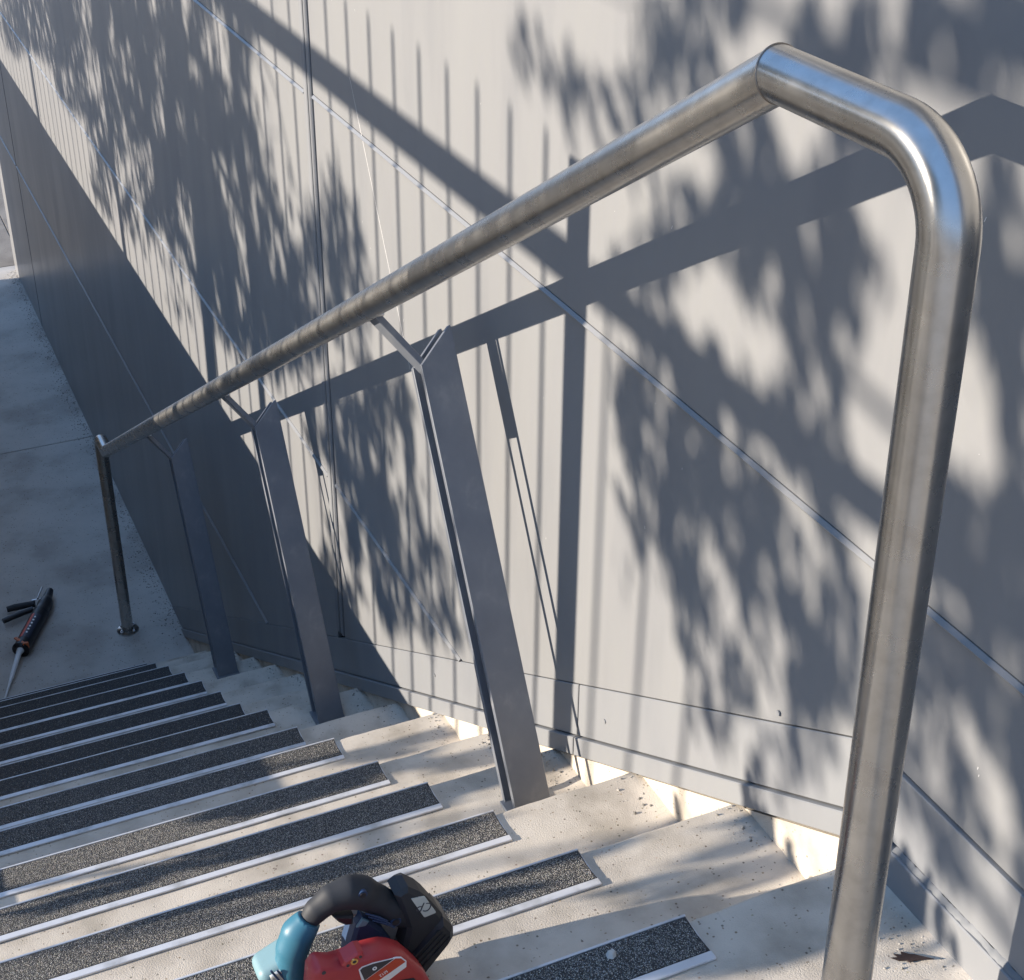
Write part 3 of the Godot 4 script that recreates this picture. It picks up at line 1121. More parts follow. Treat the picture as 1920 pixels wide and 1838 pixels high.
func make_trees() -> void:
	var ld := [
		[-4.497, -0.062, 1.153, 0.262, -0.12, -0.194, 0.85],
		[-3.601, -0.003, 0.771, 0.197, -0.093, -0.203, 0.85],
		[-3.487, -0.201, 0.681, 0.205, -0.089, -0.211, 0.9],
		[-3.031, -0.125, 0.503, 0.158, -0.06, -0.173, 0.9],
		[-2.963, 0.3, 0.494, 0.111, -0.043, -0.12, 0.6],
		[-2.77, 0.182, 0.326, 0.085, -0.043, -0.135, 0.5],
		[-5.085, -0.361, 0.71, 0.199, 0.046, -0.173, 0.6],
		[-4.304, -0.332, 0.814, 0.255, 0.048, -0.155, 0.75],
		[-4.616, -0.645, 0.577, 0.201, 0.043, -0.151, 0.45],
		[-3.877, -0.521, 0.586, 0.209, -0.022, -0.176, 0.65],
		[-3.072, -0.329, 0.428, 0.161, -0.007, -0.197, 0.9],
		[-2.614, -0.122, 0.074, 0.027, -0.013, -0.322, 0.8],
		[-6.773, -0.529, 0.694, 0.153, -0.215, -0.225, 0.5],
		[-2.581, -0.362, 0.268, 0.109, -0.056, -0.222, 0.6],
		[-3.01, -0.487, 0.359, 0.15, -0.004, -0.151, 0.55],
		[-2.199, -0.138, 0.241, 0.097, -0.008, -0.207, 0.4],
		[-1.883, -0.041, 0.165, 0.065, -0.022, -0.159, 0.4],
		[-3.623, -0.692, 0.294, 0.12, -0.013, -0.136, 0.4],
		[-2.777, -0.002, 0.335, 0.102, -0.039, -0.127, 0.7],
		[-1.807, -0.4, 0.279, 0.143, -0.022, -0.191, 0.7],
		[-1.883, -0.301, 0.229, 0.108, -0.015, -0.116, 0.5],
		[-1.739, -0.574, 0.258, 0.158, 0.03, -0.24, 0.75],
		[-1.46, -0.534, 0.125, 0.082, 0.023, -0.149, 0.45],
		[-2.272, 0.1, 0.061, 0.019, -0.018, -0.083, 0.35],
		[-2.394, -0.36, 0.296, 0.126, -0.022, -0.099, 0.5],
		[-3.182, 0.09, 0.391, 0.101, -0.039, -0.1, 0.7],
		[-2.917, -0.549, 0.159, 0.07, -0.002, -0.134, 0.5],
		[-2.118, -0.471, 0.176, 0.086, -0.016, -0.096, 0.5],
		[-1.539, -0.34, 0.159, 0.089, 0.011, -0.202, 0.5],
		[-1.309, -0.389, 0.14, 0.088, 0.023, -0.177, 0.35],
		[-2.06, -0.872, 0.181, 0.114, 0.005, -0.175, 0.6],
		[-1.685, -0.208, 0.169, 0.08, -0.008, -0.08, 0.5],
		[-6.216, -0.406, 1.035, 0.229, -0.155, -0.176, 0.4],
		[-3.841, 0.087, 0.999, 0.227, -0.077, -0.149, 0.8],
		[-1.988, 0.082, 0.114, 0.04, -0.025, -0.157, 0.2],
		[-2.576, 0.018, 0.23, 0.076, -0.017, -0.171, 0.6],
		[-2.449, -0.207, 0.297, 0.113, -0.041, -0.174, 0.6],
		[-1.98, 0.023, 0.21, 0.077, -0.025, -0.16, 0.35],
		[-2.295, -0.303, 0.234, 0.099, -0.02, -0.095, 0.6],
		[-4.139, -0.493, 0.589, 0.197, -0.029, -0.182, 0.5],
		[-3.481, -0.51, 0.392, 0.15, -0.01, -0.128, 0.5],
		[-5.476, -0.285, 0.855, 0.201, -0.088, -0.17, 0.5],
	]
	var ll := [
		[-4.799, -0.151, 0.128, 0.031, -0.083, -0.194],
		[-4.813, -0.276, 0.118, 0.031, -0.056, -0.134],
		[-4.654, -0.285, 0.102, 0.028, -0.019, -0.142],
		[-4.237, -0.107, 0.107, 0.028, -0.02, -0.077],
		[-4.08, -0.076, 0.111, 0.029, -0.023, -0.093],
		[-3.574, 0.214, 0.09, 0.02, -0.011, -0.041],
		[-4.325, -0.054, 0.07, 0.017, -0.021, -0.077],
		[-3.571, 0.077, 0.084, 0.021, -0.021, -0.085],
		[-3.168, 0.301, 0.076, 0.016, -0.019, -0.047],
		[-2.953, 0.251, 0.07, 0.017, -0.012, -0.072],
		[-2.822, 0.269, 0.077, 0.02, -0.006, -0.082],
		[-3.192, 0.139, 0.078, 0.02, -0.009, -0.047],
		[-3.069, 0.143, 0.062, 0.016, -0.008, -0.046],
		[-2.502, 0.227, 0.058, 0.016, -0.007, -0.079],
		[-2.41, 0.227, 0.11, 0.032, -0.014, -0.182],
		[-2.278, 0.11, 0.105, 0.036, 0.021, -0.16],
		[-2.663, 0.048, 0.069, 0.023, 0.018, -0.077],
		[-3.355, -0.054, 0.071, 0.021, -0.005, -0.065],
		[-3.215, -0.026, 0.067, 0.02, -0.003, -0.055],
		[-3.675, -0.148, 0.081, 0.024, -0.009, -0.087],
		[-4.316, -0.463, 0.104, 0.033, -0.01, -0.1],
		[-4.513, -0.593, 0.089, 0.03, -0.012, -0.105],
		[-4.148, -0.478, 0.108, 0.036, -0.009, -0.117],
		[-3.967, -0.388, 0.119, 0.039, -0.007, -0.112],
		[-4.245, -0.668, 0.114, 0.041, -0.011, -0.124],
		[-4.666, -0.863, 0.108, 0.04, 0.009, -0.148],
		[-2.945, -0.1, 0.073, 0.025, 0.02, -0.098],
		[-2.824, -0.139, 0.081, 0.03, 0.027, -0.125],
		[-2.652, -0.032, 0.053, 0.019, 0.009, -0.11],
		[-2.779, -0.229, 0.075, 0.029, 0.009, -0.133],
		[-3.439, -0.373, 0.099, 0.037, 0.037, -0.106],
		[-3.398, -0.45, 0.091, 0.035, 0.016, -0.098],
		[-3.933, -0.707, 0.224, 0.092, 0.053, -0.095],
		[-3.63, -0.727, 0.203, 0.088, 0.05, -0.149],
		[-1.626, -0.334, 0.073, 0.041, 0.02, -0.101],
		[-1.562, -0.445, 0.046, 0.029, 0.025, -0.079],
		[-1.861, -0.86, 0.065, 0.044, 0.02, -0.128],
		[-2.039, -0.732, 0.044, 0.026, 0.012, -0.133],
		[-1.445, -0.264, 0.054, 0.03, 0.023, -0.137],
		[-1.929, -0.242, 0.047, 0.022, -0, -0.08],
	]
	var rd := [
		[-0.999, 0.694, 0.074, 0.018, 0.001, -0.043, 0.3],
		[-0.865, 0.696, 0.075, 0.019, 0.002, -0.037, 0.35],
		[-0.604, 0.816, 0.105, 0.024, 0.006, -0.051, 0.4],
		[-0.495, 0.86, 0.094, 0.021, 0.005, -0.036, 0.45],
		[-0.534, 0.781, 0.074, 0.019, 0.007, -0.05, 0.5],
		[-0.674, 0.681, 0.101, 0.029, 0.006, -0.063, 0.4],
		[-0.797, 0.662, 0.08, 0.022, 0.004, -0.059, 0.35],
		[-0.395, 0.742, 0.076, 0.026, 0.021, -0.063, 0.65],
		[-0.355, 0.71, 0.053, 0.017, 0.007, -0.042, 0.6],
		[-0.252, 0.886, 0.091, 0.022, 0.009, -0.047, 0.8],
		[-0.107, 0.943, 0.13, 0.029, 0.007, -0.028, 0.96],
		[-0.017, 0.951, 0.068, 0.016, 0.009, -0.036, 0.96],
		[-0.233, 0.79, 0.053, 0.022, 0.021, -0.039, 0.55],
		[-0.509, 0.591, 0.101, 0.041, 0.02, -0.064, 0.45],
		[-0.39, 0.639, 0.067, 0.027, 0.02, -0.06, 0.75],
		[-0.295, 0.679, 0.059, 0.027, 0.022, -0.042, 0.6],
		[-0.625, 0.489, 0.087, 0.033, 0.006, -0.06, 0.5],
		[-0.557, 0.406, 0.087, -0.017, -0.056, -0.052, 0.7],
		[-0.406, 0.412, 0.077, -0.016, -0.052, -0.054, 0.9],
		[-0.284, 0.425, 0.076, -0.009, -0.041, -0.051, 0.95],
		[-0.182, 0.419, 0.054, -0.007, -0.036, -0.049, 0.95],
		[-0.229, 0.608, 0.066, 0.033, 0.044, -0.097, 0.95],
		[-0.174, 0.685, 0.052, 0.024, 0.038, -0.082, 0.6],
		[-0.568, 0.312, 0.114, 0.06, 0.019, -0.066, 0.6],
		[-0.445, 0.307, 0.102, 0.058, 0.019, -0.063, 0.65],
		[-0.511, 0.143, 0.098, 0.065, 0.033, -0.078, 0.6],
		[-0.347, 0.278, 0.092, 0.062, 0.035, -0.068, 0.7],
		[-0.251, 0.229, 0.074, 0.055, 0.044, -0.084, 0.75],
		[-0.141, 0.258, 0.057, 0.042, 0.051, -0.113, 0.8],
		[-0.426, 0.06, 0.079, 0.058, 0.03, -0.071, 0.5],
		[-0.29, 0.079, 0.07, 0.055, 0.032, -0.074, 0.55],
		[-0.134, 0.103, 0.059, 0.05, 0.025, -0.056, 0.6],
		[-0.633, 0.255, 0.046, 0.025, 0.026, -0.091, 0.35],
		[-0.351, -0.065, 0.064, 0.053, 0.021, -0.05, 0.35],
		[0.054, 0.726, 0.041, 0.016, 0.037, -0.147, 0.9],
		[0.055, 0.468, 0.058, 0.038, 0.026, -0.068, 0.9],
		[0.109, 0.448, 0.048, 0.033, 0.03, -0.077, 0.85],
		[0.059, 0.301, 0.038, 0.029, 0.025, -0.068, 0.6],
		[0.161, 0.304, 0.04, 0.033, 0.025, -0.064, 0.6],
		[0.076, 0.15, 0.039, 0.035, 0.024, -0.066, 0.75],
		[0.136, 0.13, 0.051, 0.048, 0.026, -0.07, 0.55],
		[0.14, 0.289, 0.048, 0.04, 0.021, -0.055, 0.55],
		[-0.167, 0.831, 0.05, 0.017, 0.016, -0.045, 0.4],
		[0.033, 0.782, 0.041, 0.014, 0.012, -0.048, 0.6],
		[-0.182, -0.029, 0.074, 0.069, 0.02, -0.038, 0.45],
		[0.01, 0.23, 0.034, 0.024, 0.017, -0.078, 0.6],
		[-0.378, 0.22, 0.193, 0.134, 0.065, -0.126, 0.2],
		[-0.528, 0.289, 0.123, 0.072, 0.037, -0.089, 0.2],
		[-0.296, 0.491, 0.126, 0.068, 0.044, -0.099, 0.3],
		[-0.505, 0.655, 0.148, 0.055, 0.025, -0.081, 0.15],
		[-0.199, 0.811, 0.043, 0.016, 0.025, -0.054, 0.4],
		[-0.197, 0.125, 0.094, 0.075, 0.034, -0.076, 0.2],
		[0.05, 0.588, 0.049, 0.028, 0.046, -0.119, 0.3],
		[0.112, 0.303, 0.057, 0.046, 0.042, -0.11, 0.25],
		[-0.648, 0.065, 0.048, 0.031, 0.046, -0.115, 0.2],
	]
	var rl := [
		[-0.259, 0.917, 0.023, 0.006, 0.008, -0.022],
		[-0.166, 0.912, 0.021, 0.008, 0.027, -0.036],
		[-0.123, 0.888, 0.02, 0.008, 0.02, -0.033],
		[-0.336, 0.79, 0.022, 0.008, 0.012, -0.026],
		[-0.28, 0.797, 0.024, 0.01, 0.016, -0.03],
		[-0.478, 0.535, 0.034, 0.017, 0.019, -0.032],
		[-0.392, 0.523, 0.031, 0.018, 0.03, -0.039],
		[-0.333, 0.517, 0.02, 0.013, 0.024, -0.026],
		[-0.232, 0.57, 0.016, 0.009, 0.033, -0.044],
		[-0.609, 0.412, 0.053, 0.029, 0.027, -0.044],
		[-0.469, 0.413, 0.027, 0.016, 0.017, -0.022],
		[-0.351, 0.426, 0.038, 0.027, 0.04, -0.037],
		[-0.261, 0.397, 0.04, 0.031, 0.038, -0.036],
		[-0.208, 0.382, 0.017, 0.013, 0.023, -0.03],
		[-0.139, 0.414, 0.023, 0.017, 0.029, -0.039],
		[-0.224, 0.332, 0.014, 0.009, 0.007, -0.022],
		[-0.187, 0.267, 0.015, 0.013, 0.023, -0.031],
		[-0.342, 0.24, 0.016, 0.014, 0.021, -0.019],
		[-0.413, 0.167, 0.023, 0.016, 0.02, -0.039],
		[-0.355, 0.127, 0.029, 0.022, 0.023, -0.045],
		[-0.258, 0.188, 0.018, 0.015, 0.033, -0.043],
		[-0.218, 0.151, 0.023, 0.022, 0.025, -0.023],
		[-0.53, 0.062, 0.026, 0.019, 0.021, -0.042],
		[-0.633, 0.026, 0.031, 0.023, 0.038, -0.062],
		[-0.497, 0.022, 0.025, 0.019, 0.021, -0.042],
		[-0.246, 0.071, 0.033, 0.033, 0.041, -0.037],
		[-0.108, 0.232, 0.013, 0.01, 0.013, -0.029],
		[-0.107, 0.616, 0.028, 0.014, 0.021, -0.058],
		[0.036, 0.643, 0.017, 0.009, 0.015, -0.039],
		[0.052, 0.606, 0.019, 0.011, 0.013, -0.034],
		[0.044, 0.55, 0.022, 0.015, 0.021, -0.038],
		[0.073, 0.56, 0.019, 0.011, 0.014, -0.035],
		[0.081, 0.504, 0.014, 0.008, 0.004, -0.016],
		[0.037, 0.42, 0.016, 0.012, 0.015, -0.031],
		[0.049, 0.394, 0.012, 0.008, 0.008, -0.022],
		[0.144, 0.419, 0.015, 0.01, 0.006, -0.025],
		[0.061, 0.209, 0.018, 0.016, 0.015, -0.033],
		[0.064, 0.174, 0.015, 0.014, 0.012, -0.025],
		[0.074, 0.1, 0.013, 0.014, 0.018, -0.024],
		[0.139, 0.233, 0.015, 0.013, 0.013, -0.034],
		[0.163, 0.193, 0.017, 0.015, 0.013, -0.034],
		[0.186, 0.104, 0.022, 0.027, 0.024, -0.031],
		[-0.092, 0.17, 0.011, 0.009, 0.008, -0.022],
		[-0.148, 0.741, 0.021, 0.008, 0.015, -0.041],
		[-0.532, 0.715, 0.025, 0.008, 0.01, -0.031],
		[-0.459, 0.781, 0.02, 0.007, 0.014, -0.027],
	]
	var sd := [
		[-0.171, -0.171, -0.015, 0.037, 0.048, -0.005, 0.55],
		[-0.227, -0.148, -0.008, 0.018, 0.04, -0.004, 0.5],
		[-0.167, -0.207, -0.009, 0.023, 0.028, -0.002, 0.5],
		[-0.414, -0.339, -0.012, 0.027, 0.016, -0.001, 0.4],
		[-0.197, -0.294, -0.015, 0.033, 0.011, -0, 0.6],
		[-0.478, -0.469, -0.023, 0.044, 0.016, -0.001, 0.7],
		[-0.46, -0.539, -0.016, 0.031, 0.015, -0, 0.5],
		[-0.777, -0.583, -0.021, 0.036, 0.035, -0.001, 0.95],
		[-0.74, -0.641, -0.02, 0.034, 0.028, -0.001, 0.6],
		[-0.699, -0.727, -0.013, 0.022, 0.019, 0, 0.7],
		[-1.057, -0.774, -0.032, 0.051, 0.037, -0.001, 0.9],
		[-1.309, -0.863, -0.013, 0.02, 0.031, -0.001, 0.5],
		[-1.052, -0.675, -0.015, 0.024, 0.025, -0.001, 0.6],
		[0.05, -0.019, -0.013, 0.039, 0.04, -0.005, 0.9],
		[0.095, -0.062, -0.011, 0.033, 0.03, -0.003, 0.85],
		[0.069, -0.103, -0.016, 0.046, 0.034, -0.003, 0.95],
		[0.16, -0.01, -0.004, 0.015, 0.022, -0.003, 0.6],
		[-0.656, -0.55, -0.009, 0.018, 0.015, -0.001, 0.5],
		[0.1, -0.008, -0.007, 0.023, 0.031, -0.004, 0.7],
		[-0.225, -0.261, -0.009, 0.02, 0.011, -0.001, 0.4],
	]
	# the crowns go on outside the picture
	var r := RandomNumberGenerator.new()
	r.seed = 99
	for i in 26:
		ld.append([r.randf_range(-7.5, -2.4), r.randf_range(0.75, 2.6), 0.45, 0.0, 0.1, 0.38, r.randf_range(0.4, 0.7)])
	for i in 26:
		rd.append([r.randf_range(0.35, 2.6), r.randf_range(0.2, 2.4), 0.32, 0.0, 0.08, 0.3, r.randf_range(0.75, 0.92)])
	for i in 8:
		rd.append([r.randf_range(-0.9, 0.4), r.randf_range(1.35, 2.3), 0.3, 0.0, 0.08, 0.25, r.randf_range(0.4, 0.7)])
	var lm := crown(ld, ll, 3.8, 5.6, 5, -0.3, -0.1, 2.6)
	tree("street_tree", "tall narrow leaved tree in the garden left of the lower stair", [Vector3(-3.75, -0.66, -3.9), Vector3(-3.7, 0.3, -3.85), Vector3(-3.65, 1.2, -3.8), Vector3(-3.6, 2.4, -3.95), Vector3(-3.55, 3.6, -4.0)],
		[[Vector3(-3.65, 1.0, -3.8), from_wall(-2.9, 0.1, 3.4)], [Vector3(-3.62, 1.5, -3.82), from_wall(-4.3, 0.2, 3.6)], [Vector3(-3.65, 1.1, -3.82), from_wall(-2.2, -0.5, 3.2)], [Vector3(-3.6, 2.2, -3.9), from_wall(-5.6, 0.6, 3.8)], [Vector3(-3.58, 2.6, -3.95), from_wall(-2.6, 0.9, 3.4)]], lm, [[-3.2, 0.3, -2.7, -0.4, 4.4], [-3.0, 0.1, -2.3, 0.2, 4.4], [-2.6, -0.1, -2.2, -0.7, 4.4], [-3.9, 0.2, -4.5, -0.3, 4.6], [-3.6, 0.5, -4.2, 0.1, 4.6], [-2.4, -0.3, -1.8, -0.75, 4.3], [-2.2, -0.4, -1.7, -0.2, 4.3], [-4.8, 0.5, -5.6, 0.0, 4.7], [-2.5, 0.4, -2.1, 0.0, 4.4], [-3.4, -0.2, -3.0, -0.7, 4.5]])
	var rm := crown(rd, rl, 3.5, 5.0, 6, -0.2, -0.3, 5.6, 0.75, 1.4)
	tree("young_tree", "young leafy tree in the garden left of the upper landing", [Vector3(-5.25, -0.66, 0.25), Vector3(-5.22, 1.00, 0.22), Vector3(-5.20, 1.80, 0.20), Vector3(-5.15, 2.70, 0.10), Vector3(-5.10, 3.70, 0.00)],
		[[Vector3(-5.22, 1.20, 0.22), from_wall(-0.45, 0.25, 5.0)], [Vector3(-5.20, 1.70, 0.20), from_wall(-0.5, 0.6, 5.1)], [Vector3(-5.20, 1.80, 0.20), from_wall(-0.1, 0.8, 5.1)], [Vector3(-5.18, 2.20, 0.15), from_wall(-0.7, 0.9, 5.2)]], rm, [[-0.2, 0.75, -0.65, 0.55, 4.6], [-0.3, 0.9, -0.85, 0.85, 4.6], [-0.15, 0.5, -0.55, 0.2, 4.7], [-0.1, 0.45, -0.2, 0.05, 4.7], [-0.4, 0.35, -0.62, 0.02, 4.7], [-0.5, 0.75, -0.95, 0.68, 4.6], [0.1, 0.6, 0.05, 0.1, 4.8], [-0.3, 0.3, -0.42, -0.03, 4.7], [-0.55, 0.6, -0.8, 0.4, 4.7]])
	var sm := crown(sd, [], 1.5, 2.2, 8, -0.5, -0.1, 5.5)  # added shrub, unseen: its leaves are set to shade the top steps
	tree("added_shade_shrub", "low leafy shrub added out of view at the garden edge to shade the top steps", [Vector3(-1.95, -0.66, -0.3), Vector3(-1.95, -0.2, -0.32), Vector3(-1.9, 0.2, -0.3), Vector3(-1.9, 0.45, -0.28)],
		[[Vector3(-1.95, -0.2, -0.32), from_wall(-0.9, -0.6, 1.9)], [Vector3(-1.95, -0.1, -0.32), from_wall(0.1, -0.15, 1.9)]], sm)


# ---------------------------------------------------------------- the tools left on the stair

func make_gun() -> void:
	var g := thing("caulking_gun", "black caulking gun with a sealant cartridge and white nozzle lying on the lower landing", "caulking gun", Vector3(-0.6, LANDING_Y, -4.55))
	var o := g.position
	var cy := LANDING_Y + 0.035
	var front := Vector3(-0.655, cy, -4.44)
	var rear := Vector3(-0.535, cy, -4.672)
	var ax := (front - rear).normalized()
	var lat := ax.cross(Vector3.UP).normalized()
	part("barrel", tube([rear - o, rear - o + ax * 0.002, front - o - ax * 0.004, front - o], [0.030, 0.0335, 0.0335, 0.032], 28), M.black_plastic, g)
	# cartridge label showing in the open cradle: curved bands on the upper side
	for b in [[0.12, 0.52, "red_print"], [-0.75, 0.06, "blue_print"]]:
		var st := stool()
		st.set_smooth_group(0)
		for i in 8:
			var ps := []
			for q in [[i, 0.05], [i + 1, 0.05], [i + 1, 0.215], [i, 0.215]]:
				var a: float = lerpf(b[0], b[1], q[0] / 8.0)
				ps.append(rear - o + ax * q[1] + (Vector3.UP * cos(a) + lat * sin(a)) * 0.0342)
			quad(st, ps[0], ps[1], ps[2], ps[3], ps[0] + ps[2] - (rear - o + ax * 0.13) * 2.0)
		part("cartridge_label", done(st, true), M[b[2]], g)
	for i in 6:
		var p := rear - o + ax * (0.075 + i * 0.022) + (Vector3.UP * cos(0.14) - lat * sin(0.14)) * 0.0344
		part("print_mark", box_mesh(p - Vector3(0.0035, 0.0002, 0.005), p + Vector3(0.0035, 0.0004, 0.005)), M.white_print, g)
	part("front_cap", tube([front - o, front - o + ax * 0.004, front - o + ax * 0.006], [0.0358, 0.0358, 0.014], 28), M.black_plastic, g)
	part("nozzle_collar", tube([front - o + ax * 0.006, front - o + ax * 0.022, front - o + ax * 0.026], [0.015, 0.0135, 0.0115], 20), M.white_plastic, g)
	var tip := Vector3(-0.766, LANDING_Y + 0.008, -4.165) - o
	var nb := front - o + ax * 0.026
	part("nozzle", tube([nb, nb.lerp(tip, 0.55), nb.lerp(tip, 0.6), tip], [0.0115, 0.0085, 0.006, 0.0032], 16), M.white_plastic, g)
	part("nozzle_cap", tube([tip, tip + (tip - nb).normalized() * 0.012], [0.0036, 0.003], 10), M.black_plastic, g)
	# orange cutter clip at the front
	var cst := flat()
	box(cst, Vector3(-0.007, 0.026, -0.055), Vector3(0.007, 0.033, 0.012), 0.002, Transform3D(Basis(Vector3.UP, 0.45), front - o + Vector3(0.012, 0.0, 0.0)))
	box(cst, Vector3(-0.011, 0.004, 0.002), Vector3(0.011, 0.034, 0.014), 0.002, Transform3D(Basis(Vector3.UP, -0.2), front - o + Vector3(0.024, 0, 0.0)))
	part("cutter_clip", done(cst), M.orange, g)
	# rear body, handle, trigger, rod
	var rr := rear - o
	part("rear_body", nets(func(p: Vector3) -> float: return smin(capsule(p, rr, rr - ax * 0.075 + lat * 0.002, 0.034, 0.026), capsule(p, rr - ax * 0.06, rr - ax * 0.165 + lat * 0.012, 0.026, 0.016), 0.02), rr + Vector3(-0.06, -0.04, -0.2), rr + Vector3(0.13, 0.04, 0.05), 0.0045), M.black_plastic, g)
	var h0 := Vector3(-0.545, cy, -4.752) - o
	var h1 := Vector3(-0.662, cy - 0.006, -4.766) - o
	part("handle", tube([h0, h0.lerp(h1, 0.3) + Vector3(0, 0, -0.004), h0.lerp(h1, 0.7) + Vector3(0, 0, -0.004), h1], [0.015, 0.0135, 0.015, 0.0125], 14), M.black_rubber, g)
	var t0 := Vector3(-0.56, cy, -4.715) - o
	var t1 := Vector3(-0.690, cy - 0.006, -4.684) - o
	part("trigger", tube([t0, t0.lerp(t1, 0.4) + Vector3(0, 0, -0.004), t1], [0.012, 0.013, 0.012], 14), M.black_plastic, g)
	part("push_rod", tube([Vector3(-0.531, cy + 0.022, -4.755) - o, Vector3(-0.497, cy + 0.02, -4.838) - o], [0.0035, 0.0035], 10), M.bright_steel, g)
	part("thumb_plate", box_mesh(Vector3(-0.556, cy + 0.014, -4.764) - o, Vector3(-0.505, cy + 0.017, -4.758) - o, 0.0008), M.bright_steel, g)


func pts(o: Vector3, rows: Array) -> PackedVector2Array:
	var r := PackedVector2Array()
	for q in rows:
		r.append(Vector2(q[0] - o.x, q[1] - o.y))
	return r


func make_saw() -> void:
	var o := Vector3(-0.60, NOSE[1] - 0.004, -0.17)
	var s := thing("cordless_tool", "teal and black cordless power tool with a loop handle standing on the top step", "power tool", o)
	var gp := [[-0.653, -0.009, 0.0135], [-0.640, 0.006, 0.0150], [-0.622, 0.0165, 0.018], [-0.602, 0.0175, 0.021], [-0.587, 0.011, 0.021], [-0.570, -0.007, 0.019], [-0.553, -0.026, 0.020], [-0.534, -0.044, 0.022]]
	var cs := []
	for q in gp:
		cs.append([Vector3(q[0] - o.x, q[1] - o.y - 0.010, 0.0), q[2] * 0.87])
	part("grip", nets(func(p: Vector3) -> float:
		var d := 1.0
		for i in cs.size() - 1:
			d = smin(d, capsule(p, cs[i][0], cs[i + 1][0], cs[i][1], cs[i + 1][1], 0.85), 0.01)
		return d, Vector3(-0.08, 0.07, -0.04), Vector3(0.10, 0.21, 0.04), 0.0032), M.black_rubber, s)
	var ap := [[-0.651, -0.007, 0.0168], [-0.664, -0.022, 0.019], [-0.672, -0.042, 0.0185], [-0.677, -0.066, 0.017], [-0.676, -0.09, 0.019]]
	var aa := []
	for q in ap:
		aa.append([Vector3(q[0] - o.x, q[1] - o.y - 0.008, 0.0), q[2] * 0.95])
	part("front_arm", nets(func(p: Vector3) -> float:
		var d := 1.0
		for i in aa.size() - 1:
			d = smin(d, capsule(p, aa[i][0], aa[i + 1][0], aa[i][1], aa[i + 1][1], 0.9), 0.01)
		return maxf(d, (p - aa[0][0]).dot(Vector3(0.66, 0.75, 0)) - 0.001), Vector3(-0.12, 0.03, -0.04), Vector3(-0.02, 0.19, 0.04), 0.0032), M.teal, s)
	part("head", nets(func(p: Vector3) -> float: return smin(rbox(p, Vector3(-0.078, 0.062, -0.012), Vector3(0.027, 0.044, 0.022), 0.012, 0.4), rbox(p, Vector3(-0.055, 0.025, -0.01), Vector3(0.042, 0.024, 0.022), 0.008), 0.014), Vector3(-0.14, -0.005, -0.07), Vector3(0.03, 0.16, 0.02), 0.0036), M.teal_pale, s)
	# brushed metal guard on the head
	part("guard", nets(func(p: Vector3) -> float: return rbox(p, Vector3(-0.080, 0.068, 0.006), Vector3(0.015, 0.032, 0.0055), 0.004, 0.4), Vector3(-0.12, 0.02, -0.006), Vector3(-0.04, 0.12, 0.016), 0.0025), M.silver, s)
	var u := Vector3.RIGHT
	var v := Vector3.UP
	var w := Vector3.BACK
	var bp := pts(o, [[-0.552, -0.003], [-0.543, 0.002], [-0.535, 0.003], [-0.529, -0.003], [-0.520, -0.012], [-0.511, -0.025], [-0.494, -0.057], [-0.492, -0.064], [-0.535, -0.108], [-0.545, -0.095], [-0.538, -0.062], [-0.546, -0.024]])
	var st := flat()
	prism(st, bp, Vector3.ZERO, u, v, w, -0.014, 0.02, 0.005, 0.005)
	part("battery_mount", done(st), M.black_rubber, s)
	var pk := pts(o, [[-0.494, -0.060], [-0.485, -0.075], [-0.481, -0.083], [-0.481, -0.098], [-0.486, -0.107], [-0.520, -0.146], [-0.526, -0.148], [-0.553, -0.118], [-0.536, -0.105]])
	var st2 := flat()
	prism(st2, pk, Vector3.ZERO, u, v, w, -0.03, 0.024, 0.006, 0.006)
	var bat := part("battery", done(st2), M.black_plastic, s)
	for i in 4:
		var a := Vector2(-0.541, -0.113).lerp(Vector2(-0.522, -0.135), i / 4.0) - Vector2(o.x, o.y)
		part("rib", prism_mesh([a, a + Vector2(0.04, 0.038), a + Vector2(0.0385, 0.0395), a + Vector2(-0.0015, 0.0015)], Vector3.ZERO, u, v, w, 0.0235, 0.0252), M.black_rubber, bat)
	var lb := part("paper_label", prism_mesh(Array(pts(o, [[-0.5335, -0.013], [-0.5325, -0.0125], [-0.5175, -0.0155], [-0.5165, -0.0165], [-0.5035, -0.046], [-0.504, -0.0475], [-0.517, -0.049], [-0.5185, -0.048]])), Vector3.ZERO, u, v, w, 0.0195, 0.0208), M.label, s)
	word("CP", lb, Vector3(-0.518 - o.x, -0.0315 - o.y, 0.0209), 2.75, 0.013, M.dark_print)
	var ms := flat()
	prism(ms, pts(o, [[-0.600, -0.03], [-0.575, -0.035], [-0.548, -0.055], [-0.535, -0.07], [-0.545, -0.1], [-0.56, -0.12], [-0.595, -0.12], [-0.597, -0.06]]), Vector3.ZERO, u, v, w, -0.03, -0.005, 0.004)
	part("motor_case", done(ms), M.beige, s)
	var nv := flat()
	prism(nv, pts(o, [[-0.597, -0.042], [-0.589, -0.032], [-0.582, -0.040], [-0.565, -0.062], [-0.553, -0.09], [-0.56, -0.15], [-0.615, -0.15], [-0.607, -0.075]]), Vector3.ZERO, u, v, w, -0.02, 0.008, 0.004)
	part("motor_nose", done(nv), M.navy, s)
	part("nose_highlight", prism_mesh(Array(pts(o, [[-0.598, -0.042], [-0.590, -0.031], [-0.582, -0.0385], [-0.587, -0.044]])), Vector3.ZERO, u, v, w, 0.007, 0.0105, 0.001), M.teal_pale, s)  # lit edge of the blue nose, put into a paler colour
	var tg := flat()
	prism(tg, pts(o, [[-0.626, -0.012], [-0.600, -0.022], [-0.602, -0.036], [-0.610, -0.034], [-0.618, -0.026]]), Vector3.ZERO, u, v, w, -0.011, 0.011, 0.003, 0.003)
	part("trigger", done(tg), M.black_plastic, s)
	# mould seam along the grip, collar edge, cooling slots in the head and battery latch
	var seam := []
	var srad := []
